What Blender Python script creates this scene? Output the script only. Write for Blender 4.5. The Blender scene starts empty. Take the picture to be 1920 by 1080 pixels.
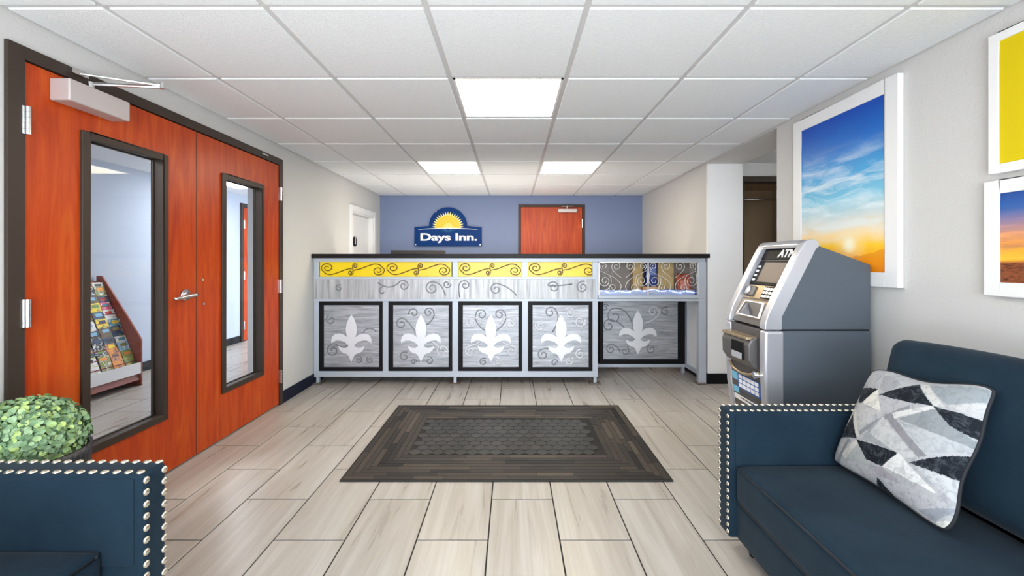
import bpy, bmesh, math, random
from mathutils import Vector, Matrix
random.seed(7)
PI = math.pi
scn = bpy.context.scene
C = scn.collection

# ------------------------------------------------------------------ camera, world, exposure
CAMZ = 1.19
cam = bpy.data.cameras.new('camera')
cam.sensor_width = 36.0
cam.lens = 36.0 * 785.0 / 1920.0
cam.shift_y = -(540 - 490) / 1920.0          # level camera, horizon above the middle of the frame
cam.clip_start = 0.02
camo = bpy.data.objects.new('camera', cam)
camo.location = (0, 0, CAMZ)
camo.rotation_euler = (PI / 2, 0, 0)
C.objects.link(camo)
scn.camera = camo

LAMP = 15.0        # ceiling panels
FRONT_FILL = 72.0     # added fill light aimed up at the ceiling
REAR_FILL = 17.0  # added upward fill behind the counter
DAY = 9.0         # sky seen through the front window
w = bpy.data.worlds.new('sky')
scn.world = w
w.use_nodes = True
w.node_tree.nodes['Background'].inputs[0].default_value = (0.86, 0.93, 1.0, 1)
w.node_tree.nodes['Background'].inputs[1].default_value = DAY
pl = bpy.data.lights.new('window_portal', 'AREA')
pl.shape = 'RECTANGLE'; pl.size = 3.5; pl.size_y = 1.95
pl.cycles.is_portal = True
plo = bpy.data.objects.new('window_portal', pl)
plo.location = (0, -2.14, 1.12); plo.rotation_euler = (PI / 2, 0, 0)
C.objects.link(plo)
def area(name, loc, rot, sx, sy, watts, col):
    l = bpy.data.lights.new(name, 'AREA'); l.shape = 'RECTANGLE'; l.size = sx; l.size_y = sy; l.energy = watts; l.color = col
    o = bpy.data.objects.new(name, l); o.location = loc; o.rotation_euler = rot; C.objects.link(o)
# added fill light behind the camera, turned up at the ceiling and forward
area('front_ceiling_fill', (-.25, -.9, .75), (math.radians(180 - 18), 0, 0), 2.6, 1.2, FRONT_FILL, (.97, .985, 1))
# added fill light above the staff desk, brightening the rear ceiling
area('rear_ceiling_fill', (-.3, 4.95, .86), (PI, 0, 0), 2.4, .3, REAR_FILL, (1, .93, .82))
vs = scn.view_settings
vs.view_transform = 'Standard'; vs.look = 'None'; vs.gamma = 1.0; vs.use_curve_mapping = False
vs.exposure = 0.36

# ------------------------------------------------------------------ helpers
def S(r, g, b):
    def f(c):
        c /= 255.0
        return c / 12.92 if c <= 0.04045 else ((c + 0.055) / 1.055) ** 2.4
    return (f(r), f(g), f(b), 1.0)

class NT:
    def __init__(s, name):
        s.m = bpy.data.materials.new(name); s.m.use_nodes = True
        s.t = s.m.node_tree; s.n = s.t.nodes; s.l = s.t.links
        s.b = s.n['Principled BSDF']; s.out = s.n['Material Output']
    def node(s, kind, **kw):
        n = s.n.new(kind)
        for k, v in kw.items(): setattr(n, k, v)
        return n
    def put(s, sock, v):
        if hasattr(v, 'is_linked') or isinstance(v, bpy.types.NodeSocket): s.l.new(v, sock)
        else: sock.default_value = v
    def math(s, op, a, b=0.0, clamp=False):
        n = s.node('ShaderNodeMath', operation=op, use_clamp=clamp)
        s.put(n.inputs[0], a); s.put(n.inputs[1], b); return n.outputs[0]
    def mix(s, fac, a, b, mode='MIX'):
        n = s.node('ShaderNodeMix', data_type='RGBA', blend_type=mode)
        s.put(n.inputs[0], fac); s.put(n.inputs[6], a); s.put(n.inputs[7], b); return n.outputs[2]
    def ramp(s, fac, stops, interp='LINEAR'):
        n = s.node('ShaderNodeValToRGB'); r = n.color_ramp; r.interpolation = interp
        while len(r.elements) < len(stops): r.elements.new(0.5)
        for e, (p, c) in zip(r.elements, stops): e.position = p; e.color = c
        s.put(n.inputs[0], fac); return n.outputs[0]
    def coords(s, scale=(1, 1, 1), rot=(0, 0, 0), loc=(0, 0, 0), jitter=False):
        tc = s.node('ShaderNodeTexCoord'); v = tc.outputs['Object']
        if jitter:
            oi = s.node('ShaderNodeObjectInfo')
            k = s.node('ShaderNodeVectorMath', operation='SCALE'); k.inputs[0].default_value = (17.3, 9.1, 23.7)
            s.l.new(oi.outputs['Random'], k.inputs['Scale'])
            a = s.node('ShaderNodeVectorMath', operation='ADD'); s.l.new(v, a.inputs[0]); s.l.new(k.outputs[0], a.inputs[1]); v = a.outputs[0]
        mp = s.node('ShaderNodeMapping'); mp.inputs['Scale'].default_value = scale
        mp.inputs['Rotation'].default_value = rot; mp.inputs['Location'].default_value = loc
        s.l.new(v, mp.inputs[0]); return mp.outputs[0]
    def noise(s, vec, scale, detail=4, rough=0.5, dist=0.0):
        n = s.node('ShaderNodeTexNoise'); n.inputs['Scale'].default_value = scale; n.inputs['Detail'].default_value = detail
        n.inputs['Roughness'].default_value = rough; n.inputs['Distortion'].default_value = dist
        s.l.new(vec, n.inputs['Vector']); return n.outputs['Fac']
    def bump(s, h, strength, dist=0.01):
        n = s.node('ShaderNodeBump'); n.inputs['Strength'].default_value = strength; n.inputs['Distance'].default_value = dist
        s.l.new(h, n.inputs['Height']); s.l.new(n.outputs[0], s.b.inputs['Normal'])
    def set(s, col=None, rough=None, metal=None, spec=None):
        if col is not None: s.put(s.b.inputs['Base Color'], col)
        if rough is not None: s.put(s.b.inputs['Roughness'], rough)
        if metal is not None: s.b.inputs['Metallic'].default_value = metal
        if spec is not None: s.b.inputs['Specular IOR Level'].default_value = spec
        return s.m

def plain(name, col, rough=0.5, metal=0.0, var=None, vscale=8, stretch=(1, 1, 1), bump=0.0, bscale=60, spec=None):
    t = NT(name); c = col
    if var is not None:
        n = t.noise(t.coords(stretch), vscale, 5, 0.6)
        c = t.ramp(n, [(0.3, col), (0.7, var)])
    if bump:
        t.bump(t.noise(t.coords(), bscale, 3), bump, 0.004)
    return t.set(c, rough, metal, spec)

M = {}
M['wall'] = plain('wall_paint', S(205, 204, 202), 0.75, bump=0.35, bscale=90)
M['white_wall'] = plain('white_wall_paint', S(238, 238, 238), 0.7, bump=0.2, bscale=90)
M['blue_wall'] = plain('blue_wall_paint', S(120, 133, 167), 0.6, bump=0.2, bscale=90)
M['vest_wall'] = plain('vestibule_paint', S(178, 187, 202), 0.7)
M['tile_ceil'] = plain('ceiling_tile_face', S(238, 241, 243), 0.85, var=S(231, 234, 237), vscale=60, bump=0.5, bscale=160)
M['tbar'] = plain('ceiling_bar_metal', S(206, 206, 207), 0.5)
M['white'] = plain('white_paint', S(235, 235, 235), 0.45)
M['navy'] = plain('navy_vinyl', S(20, 25, 46), 0.5, spec=.2)
M['black'] = plain('black_vinyl', S(18, 18, 22), 0.5, spec=.2)
M['grout'] = plain('floor_grout', S(40, 34, 30), 0.9)
M['bronze'] = plain('bronze_door_metal', S(62, 51, 44), 0.42, 0.1, spec=.3)
M['chrome'] = plain('satin_chrome', S(215, 215, 215), 0.22, 1.0)
M['closer'] = plain('aluminium_paint', S(196, 186, 184), 0.4, 0.3)
M['pavement'] = plain('pavement_concrete', S(150, 148, 145), 0.9, var=S(135, 133, 130))
M['dark_room'] = plain('closet_paint', S(172, 150, 122), 0.8)
M['counter_top'] = plain('black_laminate', S(24, 19, 18), 0.4, spec=.2)
M['frame_grey'] = plain('grey_frame_paint', S(186, 193, 204), 0.4, 0.2)
M['panel_black'] = plain('black_panel_frame', S(16, 14, 18), 0.5, spec=.2)
M['yellow'] = plain('yellow_acrylic', S(252, 216, 10), 0.3)
M['iron'] = plain('dark_scroll_iron', S(112, 88, 52), 0.4, 0.6)
M['scroll_silver'] = plain('silver_scroll_iron', S(225, 222, 216), 0.3, 0.6)
M['fleur'] = plain('pale_aluminium', S(232, 233, 238), 0.45, 0.35)
M['atm_side'] = plain('atm_grey_paint', S(82, 90, 99), 0.5, 0.0, spec=.3)
M['atm_silver'] = plain('atm_silver_paint', S(200, 201, 208), 0.28, 0.55)
M['atm_dark'] = plain('atm_graphite', S(98, 95, 95), 0.35, 0.4)
M['atm_gold'] = plain('atm_champagne', S(170, 150, 120), 0.3, 0.6)
M['gloss_black'] = plain('gloss_black', S(16, 14, 16), 0.5, spec=.15)
M['screen'] = plain('atm_screen_glass', S(112, 96, 88), 0.35, spec=.2)
M['sofa'] = plain('teal_velvet', S(20, 37, 51), 0.8, var=S(28, 47, 60), vscale=6, bump=0.15, bscale=400, spec=0.12)
M['sofa'].node_tree.nodes['Principled BSDF'].inputs['Sheen Weight'].default_value = 0.08
M['sofa'].node_tree.nodes['Principled BSDF'].inputs['Sheen Roughness'].default_value = 0.4
M['piping'] = plain('dark_piping', S(16, 26, 36), 0.8)
M['nail'] = plain('nickel_nailhead', S(224, 216, 198), 0.25, 0.9)
M['pillow_back'] = plain('black_pillow_cloth', S(20, 24, 32), 0.75)
M['pot'] = plain('black_ceramic', S(26, 28, 34), 0.4)
M['soil'] = plain('potting_soil', S(50, 40, 30), 0.95)
M['rack_wood'] = plain('cherry_rack_wood', S(150, 66, 44), 0.45, var=S(128, 52, 34), vscale=6, stretch=(1, 1, 8))
M['monitor'] = plain('monitor_plastic', S(58, 54, 54), 0.5)
M['desk'] = plain('dark_desk_laminate', S(60, 52, 48), 0.5)
M['text_white'] = plain('white_lettering', S(245, 246, 248), 0.4)
M['sign_blue'] = plain('sign_blue', S(0, 56, 118), 0.5, var=S(4, 48, 110), vscale=3, spec=.15)
M['sun_yellow'] = plain('sun_yellow', S(253, 200, 40), 0.35)
M['sun_pale'] = plain('sun_pale', S(250, 236, 150), 0.35)
M['sun_core'] = plain('sun_core', S(253, 218, 110), 0.35)
M['sign_teal'] = plain('sign_teal', S(60, 150, 190), 0.35)
M['foot'] = plain('brown_foot_plate', S(120, 108, 98), 0.5, 0.3)
M['sheet'] = None

def cherry():
    t = NT('cherry_door_veneer')
    n = t.noise(t.coords((5, 5, 0.55)), 2.6, 6, 0.62, 1.6)
    n2 = t.noise(t.coords((60, 60, 1.6)), 3.0, 4, 0.6)
    c = t.ramp(n, [(0.28, S(160, 46, 4)), (0.5, S(190, 68, 10)), (0.75, S(208, 96, 26))])
    c = t.mix(t.math('MULTIPLY', n2, 0.3), c, S(150, 44, 12))
    return t.set(c, 0.36, 0.0, 0.3)
M['cherry'] = cherry()

def steel(name, stretch, base=(168, 170, 176), hi=(214, 215, 220), rough=0.34):
    t = NT(name)
    n = t.noise(t.coords(stretch, jitter=True), 6, 5, 0.65, 0.4)
    n2 = t.noise(t.coords(stretch, jitter=True, loc=(3, 5, 7)), 22, 3, 0.6)
    c = t.ramp(n, [(0.3, S(*base)), (0.72, S(*hi))])
    t.bump(t.math('ADD', n, t.math('MULTIPLY', n2, 0.5)), 0.25, 0.006)
    r = t.math('ADD', t.math('MULTIPLY', n2, 0.2), rough - 0.1)
    return t.set(c, r, 0.7)
M['sheet'] = steel('brushed_sheet_horizontal', (0.7, 1, 9), (140, 142, 148), (206, 208, 214), .5)
M['band'] = steel('brushed_sheet_vertical', (5, 1, 0.25), (146, 146, 148), (212, 212, 214), .52)
M['swirl_light'] = plain('polished_swirl', S(214, 215, 221), 0.45, 0.2)
M['swirl_dark'] = plain('ground_swirl', S(138, 139, 145), 0.5, 0.6)

def tile_mat():
    t = NT('wood_look_porcelain')
    v = t.coords((8, 0.5, 1), jitter=True)
    n = t.noise(v, 1.6, 6, 0.62, 1.0)
    n2 = t.noise(t.coords((22, 0.55, 1), jitter=True), 1.8, 6, 0.62, 0.8)
    n3 = t.noise(t.coords((2.5, 1.2, 1), jitter=True), 1.3, 2)
    c = t.ramp(n, [(0.28, S(156, 147, 138)), (0.45, S(169, 162, 153)), (0.6, S(181, 176, 169)), (0.78, S(190, 187, 181))])
    c = t.mix(t.math('MULTIPLY', t.ramp(n2, [(0.48, (0, 0, 0, 1)), (0.75, (1, 1, 1, 1))]), 0.4), c, S(140, 128, 118))
    c = t.mix(t.math('MULTIPLY', n3, 0.25), c, S(186, 174, 162))
    t.bump(n2, 0.06, 0.003)
    return t.set(c, t.math('ADD', t.math('MULTIPLY', n, 0.2), 0.2), 0.0, 0.4)
M['tile'] = tile_mat()

def random_mat(name, stops, rough=0.55, grain=(1, 1, 1)):
    t = NT(name); oi = t.node('ShaderNodeObjectInfo')
    c = t.ramp(oi.outputs['Random'], stops, 'CONSTANT')
    n = t.noise(t.coords(grain, jitter=True), 20, 4)
    c = t.mix(t.math('MULTIPLY', n, 0.3), c, S(30, 27, 26))
    t.bump(n, 0.2, 0.003)
    return t.set(c, rough, 0, .25)
M['strip'] = random_mat('rubber_plank_strip', [(0, S(60, 53, 47)), (0.3, S(50, 44, 40)), (0.5, S(72, 63, 55)), (0.68, S(40, 35, 33)), (0.86, S(86, 76, 66)), (0.95, S(26, 23, 23))], 0.5)
M['hex'] = random_mat('rubber_hexagon', [(0, S(48, 46, 44)), (0.35, S(54, 51, 49)), (0.7, S(42, 40, 39)), (0.85, S(62, 59, 56))], 0.4)
M['mat_base'] = plain('rubber_mat_base', S(26, 24, 23), 0.7)

def emit(name, col, strength, col2=None, sc=3.0):
    t = NT(name); e = t.node('ShaderNodeEmission'); e.inputs[1].default_value = strength
    if col2: t.l.new(t.ramp(t.noise(t.coords((1, 4, 1)), sc, 2), [(0.42, col), (0.6, col2)]), e.inputs[0])
    else: e.inputs[0].default_value = col
    t.l.new(e.outputs[0], t.out.inputs[0]); return t.m
M['lamp'] = emit('lit_diffuser', (1.0, 0.97, 0.92, 1), LAMP, (1.0, 0.93, 0.72, 1))
M['lamp_warm'] = emit('lit_diffuser_warm', (1.0, 0.93, 0.80, 1), LAMP * 1.15, (1.0, 0.87, 0.58, 1))
M['lamp_cool'] = emit('lit_diffuser_neutral', (1.0, 0.98, 0.96, 1), LAMP * 0.25)
M['lamp_side'] = emit('lit_diffuser_side_room', (0.98, 0.98, 1.0, 1), LAMP * 1.4)
M['led'] = emit('blue_led', (0.2, 0.26, 1.0, 1), 4.5)
M['led_core'] = emit('white_led', (0.7, 0.76, 1.0, 1), 7.0)
M['recess_glow'] = emit('lit_receipt_ring', (1, 1, 1, 1), 1.6)

def glass():
    t = NT('clear_glass')
    tr = t.node('ShaderNodeBsdfTransparent'); tr.inputs[0].default_value = (0.96, 0.975, 0.98, 1)
    gl = t.node('ShaderNodeBsdfGlossy'); gl.inputs['Roughness'].default_value = 0.02
    mx = t.node('ShaderNodeMixShader'); mx.inputs[0].default_value = 0.022
    t.l.new(tr.outputs[0], mx.inputs[1]); t.l.new(gl.outputs[0], mx.inputs[2]); t.l.new(mx.outputs[0], t.out.inputs[0])
    return t.m
M['glass'] = glass()

class MB:
    def __init__(s): s.v = []; s.f = []
    def add(s, vs, fs):
        o = len(s.v); s.v += [tuple(p) for p in vs]; s.f += [tuple(i + o for i in f) for f in fs]; return s
    def box(s, x0, x1, y0, y1, z0, z1):
        return s.add([(x0, y0, z0), (x1, y0, z0), (x1, y1, z0), (x0, y1, z0), (x0, y0, z1), (x1, y0, z1), (x1, y1, z1), (x0, y1, z1)],
                     [(0, 3, 2, 1), (4, 5, 6, 7), (0, 1, 5, 4), (1, 2, 6, 5), (2, 3, 7, 6), (3, 0, 4, 7)])
    def prism(s, pts, a0, a1, axis='y'):
        n = len(pts)
        def P(p, a): return (p[0], a, p[1]) if axis == 'y' else ((a, p[0], p[1]) if axis == 'x' else (p[0], p[1], a))
        return s.add([P(p, a0) for p in pts] + [P(p, a1) for p in pts],
                     [tuple(range(n)), tuple(range(2 * n - 1, n - 1, -1))] + [(i, i + n, (i + 1) % n + n, (i + 1) % n) for i in range(n)])
    def tube(s, path, r, n=6, flat=None):
        pts = [Vector(p) for p in path]; m = len(pts); vs = []; fs = []
        t0 = (pts[1] - pts[0]).normalized()
        up = Vector((0, 1, 0)) if abs(t0.y) < 0.9 else Vector((1, 0, 0))
        for i, p in enumerate(pts):
            t = (pts[min(i + 1, m - 1)] - pts[max(i - 1, 0)]).normalized()
            a = t.cross(up)
            if a.length < 1e-5: a = t.cross(Vector((0, 0, 1)))
            a.normalize(); b = a.cross(t).normalized(); up = b
            rr = r[i] if isinstance(r, (list, tuple)) else r
            for k in range(n):
                g = 2 * PI * k / n; vs.append(p + a * (math.cos(g) * rr) + b * (math.sin(g) * rr * (flat or 1)))
        for i in range(m - 1):
            for k in range(n): fs.append((i * n + k, i * n + (k + 1) % n, (i + 1) * n + (k + 1) % n, (i + 1) * n + k))
        fs.append(tuple(range(n))); fs.append(tuple(range((m - 1) * n, m * n)))
        return s.add(vs, fs)
    def cyl(s, p0, p1, r, n=16): return s.tube([p0, p1], r, n)
    def lathe(s, cx, cy, prof, n=24, flute=0.0, nf=0):
        vs = []; fs = []; m = len(prof)
        for r, z in prof:
            for k in range(n):
                g = 2 * PI * k / n; q = r * (1 + (flute * math.cos(nf * g) if nf else 0)); vs.append((cx + q * math.cos(g), cy + q * math.sin(g), z))
        for i in range(m - 1):
            for k in range(n): fs.append((i * n + k, i * n + (k + 1) % n, (i + 1) * n + (k + 1) % n, (i + 1) * n + k))
        fs.append(tuple(range(n))); fs.append(tuple(range((m - 1) * n, m * n)))
        return s.add(vs, fs)
    def xform(s, mat, i0=0):
        for i in range(i0, len(s.v)): s.v[i] = tuple(mat @ Vector(s.v[i]))
        return s
    def mesh(s, name, smooth=False):
        bm = bmesh.new(); vv = [bm.verts.new(p) for p in s.v]
        for f in s.f:
            try: bm.faces.new([vv[i] for i in f])
            except ValueError: pass
        bmesh.ops.remove_doubles(bm, verts=bm.verts, dist=1e-6)
        bmesh.ops.recalc_face_normals(bm, faces=bm.faces)
        me = bpy.data.meshes.new(name); bm.to_mesh(me); bm.free()
        if smooth: me.polygons.foreach_set('use_smooth', [True] * len(me.polygons))
        return me

def rounded(hx, hy, hz, r, n=14, puff=0.0, fn=None):
    """soft box centred on the origin"""
    mb = MB(); H = (hx, hy, hz)
    def mp(p):
        q = [p[i] * H[i] for i in range(3)]
        inn = [max(-(H[i] - r), min(H[i] - r, q[i])) for i in range(3)]
        d = Vector([q[i] - inn[i] for i in range(3)])
        if d.length > 1e-9:
            # cube-corner region: move onto the sphere of radius r
            d = d.normalized() * min(r, max(abs(c) for c in d))
        v = [inn[i] + d[i] for i in range(3)]
        x, y = p[0], p[1]
        v[2] += puff * (1 - x * x) * (1 - y * y) * (1 if p[2] > 0 else 0.3) * (1 if p[2] > -0.99 else 0)
        return fn(v, p) if fn else v
    # parameter line with extra samples in the rounded rims
    def line(h):
        e = r / h; a = [-1, -1 + e * 0.15, -1 + e * 0.4, -1 + e * 0.7, -1 + e]
        mid = [(-1 + e) + (2 - 2 * e) * k / n for k in range(1, n)]
        return a + mid + [-x for x in reversed(a)]
    L = [line(h) for h in H]
    for ax in range(3):
        a, b = [i for i in range(3) if i != ax]
        for sg in (-1, 1):
            vs = []; fs = []; na, nb = len(L[a]), len(L[b])
            for i in range(na):
                for j in range(nb):
                    p = [0, 0, 0]; p[ax] = sg; p[a] = L[a][i]; p[b] = L[b][j]; vs.append(mp(p))
            for i in range(na - 1):
                for j in range(nb - 1): fs.append((i * nb + j, (i + 1) * nb + j, (i + 1) * nb + j + 1, i * nb + j + 1))
            mb.add(vs, fs)
    return mb

def tag(o, label=None, cat=None, group=None, kind=None):
    if label: o['label'] = label
    if cat: o['category'] = cat
    if group: o['group'] = group
    if kind: o['kind'] = kind
    return o
def link(name, me, mat, parent=None, bevel=0.0, seg=2):
    o = bpy.data.objects.new(name, me)
    if me is not None and len(me.materials) == 0 and mat is not None: me.materials.append(mat if not isinstance(mat, str) else M[mat])
    C.objects.link(o)
    if parent is not None:
        o.parent = parent
        if parent.type == 'EMPTY': o.matrix_parent_inverse = Matrix.Translation(-Vector(parent.location))
    if bevel:
        b = o.modifiers.new('bevel', 'BEVEL'); b.width = bevel; b.segments = seg; b.limit_method = 'ANGLE'; b.angle_limit = 0.6
    return o
def part(name, mb, mat, parent=None, smooth=False, bevel=0.0, seg=2, label=None):
    o = link(name, mb.mesh(name, smooth), mat, parent, bevel, seg)
    if label: o['label'] = label
    return o
def thing(name, loc, label=None, cat=None, group=None, kind=None):
    o = bpy.data.objects.new(name, None); o.location = loc; o.empty_display_size = 0.1; C.objects.link(o)
    return tag(o, label, cat, group, kind)
def piece(name, me, parent, loc, rot=None):
    """alike piece sharing mesh data; mesh is centred on its own origin"""
    o = bpy.data.objects.new(name, me); C.objects.link(o); o.parent = parent
    if parent.type == 'EMPTY': o.matrix_parent_inverse = Matrix.Translation(-Vector(parent.location))
    o.location = loc
    if rot: o.rotation_euler = rot
    return o
def B(*a): return MB().box(*a)
def text_mesh(body, width, height, depth, offset=0.012, spacing=1.0):
    cu = bpy.data.curves.new('lettering', 'FONT'); cu.body = body; cu.size = 1.0; cu.offset = offset; cu.extrude = 0.02
    cu.resolution_u = 4; cu.space_character = spacing
    o = bpy.data.objects.new('lettering_source', cu); C.objects.link(o)
    bpy.context.view_layer.update()
    me = bpy.data.meshes.new_from_object(o.evaluated_get(bpy.context.evaluated_depsgraph_get()))
    bpy.data.objects.remove(o); bpy.data.curves.remove(cu)
    xs = [v.co.x for v in me.vertices]; ys = [v.co.y for v in me.vertices]
    x0, x1, y0, y1 = min(xs), max(xs), min(ys), max(ys)
    for v in me.vertices:      # local: x right, y up, z out, centred
        v.co = Vector(((v.co.x - (x0 + x1) / 2) / (x1 - x0) * width, (v.co.y - (y0 + y1) / 2) / (y1 - y0) * height, v.co.z / 0.02 * depth / 2))
    return me
def letters(me, mat, parent):
    bm = bmesh.new(); bm.from_mesh(me); bmesh.ops.remove_doubles(bm, verts=bm.verts, dist=1e-6)
    seen = set(); bm.verts.ensure_lookup_table()
    for v in bm.verts:
        if v.index in seen: continue
        st = [v]; isl = []; seen.add(v.index)
        while st:
            a = st.pop(); isl.append(a)
            for e in a.link_edges:
                b = e.other_vert(a)
                if b.index not in seen: seen.add(b.index); st.append(b)
        ids = {a.index: k for k, a in enumerate(isl)}
        fs = {f for a in isl for f in a.link_faces}
        m2 = bpy.data.meshes.new('letter'); m2.from_pydata([tuple(a.co) for a in isl], [], [[ids[q.index] for q in f.verts] for f in fs])
        link('letter', m2, mat, parent)
    bm.free()
def spiral(cx, cz, r, a0, turns, sgn=1, r1=0.22, n=None):
    """from the outer end inwards"""
    n = n or int(abs(turns) * 14) + 4
    return [(cx + (r + (r * r1 - r) * k / n) * math.cos(a0 + sgn * 2 * PI * turns * k / n),
             cz + (r + (r * r1 - r) * k / n) * math.sin(a0 + sgn * 2 * PI * turns * k / n)) for k in range(n + 1)]
def smooth_path(pts, sub=6):
    P = [Vector(p) for p in pts]; out = []
    for i in range(len(P) - 1):
        a, b, c, d = P[max(i - 1, 0)], P[i], P[i + 1], P[min(i + 2, len(P) - 1)]
        for k in range(sub):
            t = k / sub
            out.append(0.5 * ((2 * b) + (-a + c) * t + (2 * a - 5 * b + 4 * c - d) * t * t + (-a + 3 * b - 3 * c + d) * t ** 3))
    out.append(P[-1]); return out

# ------------------------------------------------------------------ room numbers
XL, XR, XR2, XRO = -1.93, 1.885, 1.905, 2.245
YB, YF = 6.12, -2.0
ZC = 2.155
YP = 4.075          # front of the right pillar
YO = 2.98           # end of the near right wall
XV = -4.0           # far wall of the vestibule

# walls
def struct(name, mb, mat, label, cat='wall', bevel=0.0):
    return tag(part(name, mb, mat, bevel=bevel), label, cat, kind='structure')
wl = MB().box(XL - .12, XL, YF, 1.59, 0, 2.4).box(XL - .12, XL, 1.59, 3.507, 2.037, 2.4).box(XL - .12, XL, 3.507, 4.96, 0, 2.4)
wl.box(XL - .12, XL, 4.96, 5.895, 1.87, 2.4).box(XL - .12, XL, 5.895, YB, 0, 2.4)
struct('wall_left', wl, 'wall', 'pale grey painted wall holding the double doors')
struct('wall_right', B(XR, XRO, YF, YO, 0, 2.4), 'wall', 'pale grey textured wall with the framed pictures')
struct('wall_right_far', B(XR2, XRO, YP + .03, YB, 0, 2.4), 'wall', 'beige side wall behind the counter on the right')
struct('wall_pillar', B(XR2, XRO, YP, YP + .03, 0, 2.4), 'white_wall', 'white pillar end beside the reception counter')  # whiter than the adjoining wall: window light put into its colour
struct('trim_1', B(XR, XRO, YO, YP, 2.14, 2.4), 'wall', 'shallow header over the corridor opening', 'trim')
wb = MB().box(-2.05, .091, YB, YB + .12, 0, 2.4).box(1.065, XRO, YB, YB + .12, 0, 2.4).box(.091, 1.065, YB, YB + .12, 2.02, 2.4)
struct('wall_back', wb, 'blue_wall', 'blue painted wall behind the front desk')
wf = MB().box(-2.05, -1.7, YF - .12, YF, 0, 2.4).box(1.7, XRO, YF - .12, YF, 0, 2.4).box(-1.7, 1.7, YF - .12, YF, 0, .2).box(-1.7, 1.7, YF - .12, YF, 2.05, 2.4)
struct('wall_front', wf, 'wall', 'pale grey wall around the large front window')
# vestibule beyond the double doors
wv = MB().box(XV - .12, XV, .8, 6.16, 0, 2.4).box(XV - .12, XV, 7.12, 7.6, 0, 2.4).box(XV - .12, XV, 6.16, 7.12, 2.05, 2.4)
struct('wall_vestibule', wv, 'vest_wall', 'blue-grey vestibule wall behind the brochure rack')
struct('wall_vestibule_end', MB().box(XV - .12, XL - .12, .7, .8, 0, 2.4).box(XV - .12, XL - .12, 7.6, 7.7, 0, 2.4), 'vest_wall', 'blue-grey end walls of the vestibule')
struct('wall_partition', B(-2.68, XL - .12, 4.24, 4.36, 0, 2.4), 'white_wall', 'narrow white partition end seen through the right door glass')
struct('ceiling_vestibule', B(XV, XL - .12, .8, 7.6, 2.17, 2.22), 'tile_ceil', 'white vestibule ceiling beyond the doors', 'ceiling')
# corridor on the right
wc = MB().box(XRO, 2.44, 4.42, 4.54, 0, 2.6).box(3.34, 4.3, 4.42, 4.54, 0, 2.6).box(2.44, 3.34, 4.42, 4.54, 2.085, 2.6)
struct('wall_corridor', wc, 'white_wall', 'white corridor wall around the dark doorway')
struct('wall_corridor_end', MB().box(4.3, 4.4, 1.4, 4.54, 0, 2.6).box(XRO, 4.4, 1.3, 1.4, 0, 2.6), 'white_wall', 'white end walls of the side corridor')
struct('ceiling_corridor', B(XRO, 4.3, 1.4, 4.42, 2.225, 2.28), 'tile_ceil', 'white ceiling of the side corridor', 'ceiling')
wk = MB().box(2.3, 2.36, 4.54, 5.5, 0, 2.2).box(3.42, 3.48, 4.54, 5.5, 0, 2.2).box(2.3, 3.48, 5.5, 5.56, 0, 2.2).box(2.3, 3.48, 4.54, 5.5, 2.12, 2.18)
struct('wall_closet', wk, 'dark_room', 'dim brown walls of the room behind the corridor doorway')
t = thing('trim_2', (2.9, 4.42, 0), 'dark brown metal frame of the corridor doorway', 'door frame', kind='structure')
part('head', B(2.385, 3.395, 4.40, 4.55, 2.03, 2.085), 'bronze', t)
part('jamb', B(2.385, 2.44, 4.40, 4.55, 0, 2.03), 'bronze', t)
part('jamb', B(3.34, 3.395, 4.40, 4.55, 0, 2.03), 'bronze', t)
t = thing('closet_rail', (2.9, 5.0, 1.92), 'horizontal metal rail inside the dark corridor doorway', 'rail')
part('rod', MB().cyl((2.36, 4.95, 1.92), (3.42, 4.95, 1.92), .014), 'chrome', t, True)
part('bracket', MB().box(2.60, 2.63, 4.93, 4.97, 1.93, 2.12), 'chrome', t)
struct('pavement', B(-6, 6, -8, YF - .12, -.06, -.01), 'pavement', 'grey concrete pavement outside the front window', 'pavement')

# baseboards
def base(name, mb, mat, label): return tag(part(name, mb, mat, bevel=.003), label, 'baseboard', kind='structure')
base('baseboard_left', MB().box(XL, XL + .012, 3.507, 4.955, 0, .1).box(XL, XL + .012, YF, 1.585, 0, .1), 'navy', 'navy vinyl baseboard along the double door wall')
base('baseboard_right', MB().box(XR - .012, XR, YF, YO, 0, .1), 'black', 'black vinyl baseboard under the framed pictures')
base('baseboard_pillar', MB().box(XR2, XRO, YP - .012, YP, 0, .1).box(XR2 - .012, XR2, YP - .012, YB, 0, .1), 'black', 'black vinyl baseboard around the white pillar')
base('baseboard_vestibule', B(XV, XV + .012, .8, 6.15, 0, .1), 'black', 'black vinyl baseboard below the vestibule wall')
base('baseboard_corridor', B(XRO, 2.385, 4.408, 4.42, 0, .1), 'black', 'black vinyl baseboard in the corridor')

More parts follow.
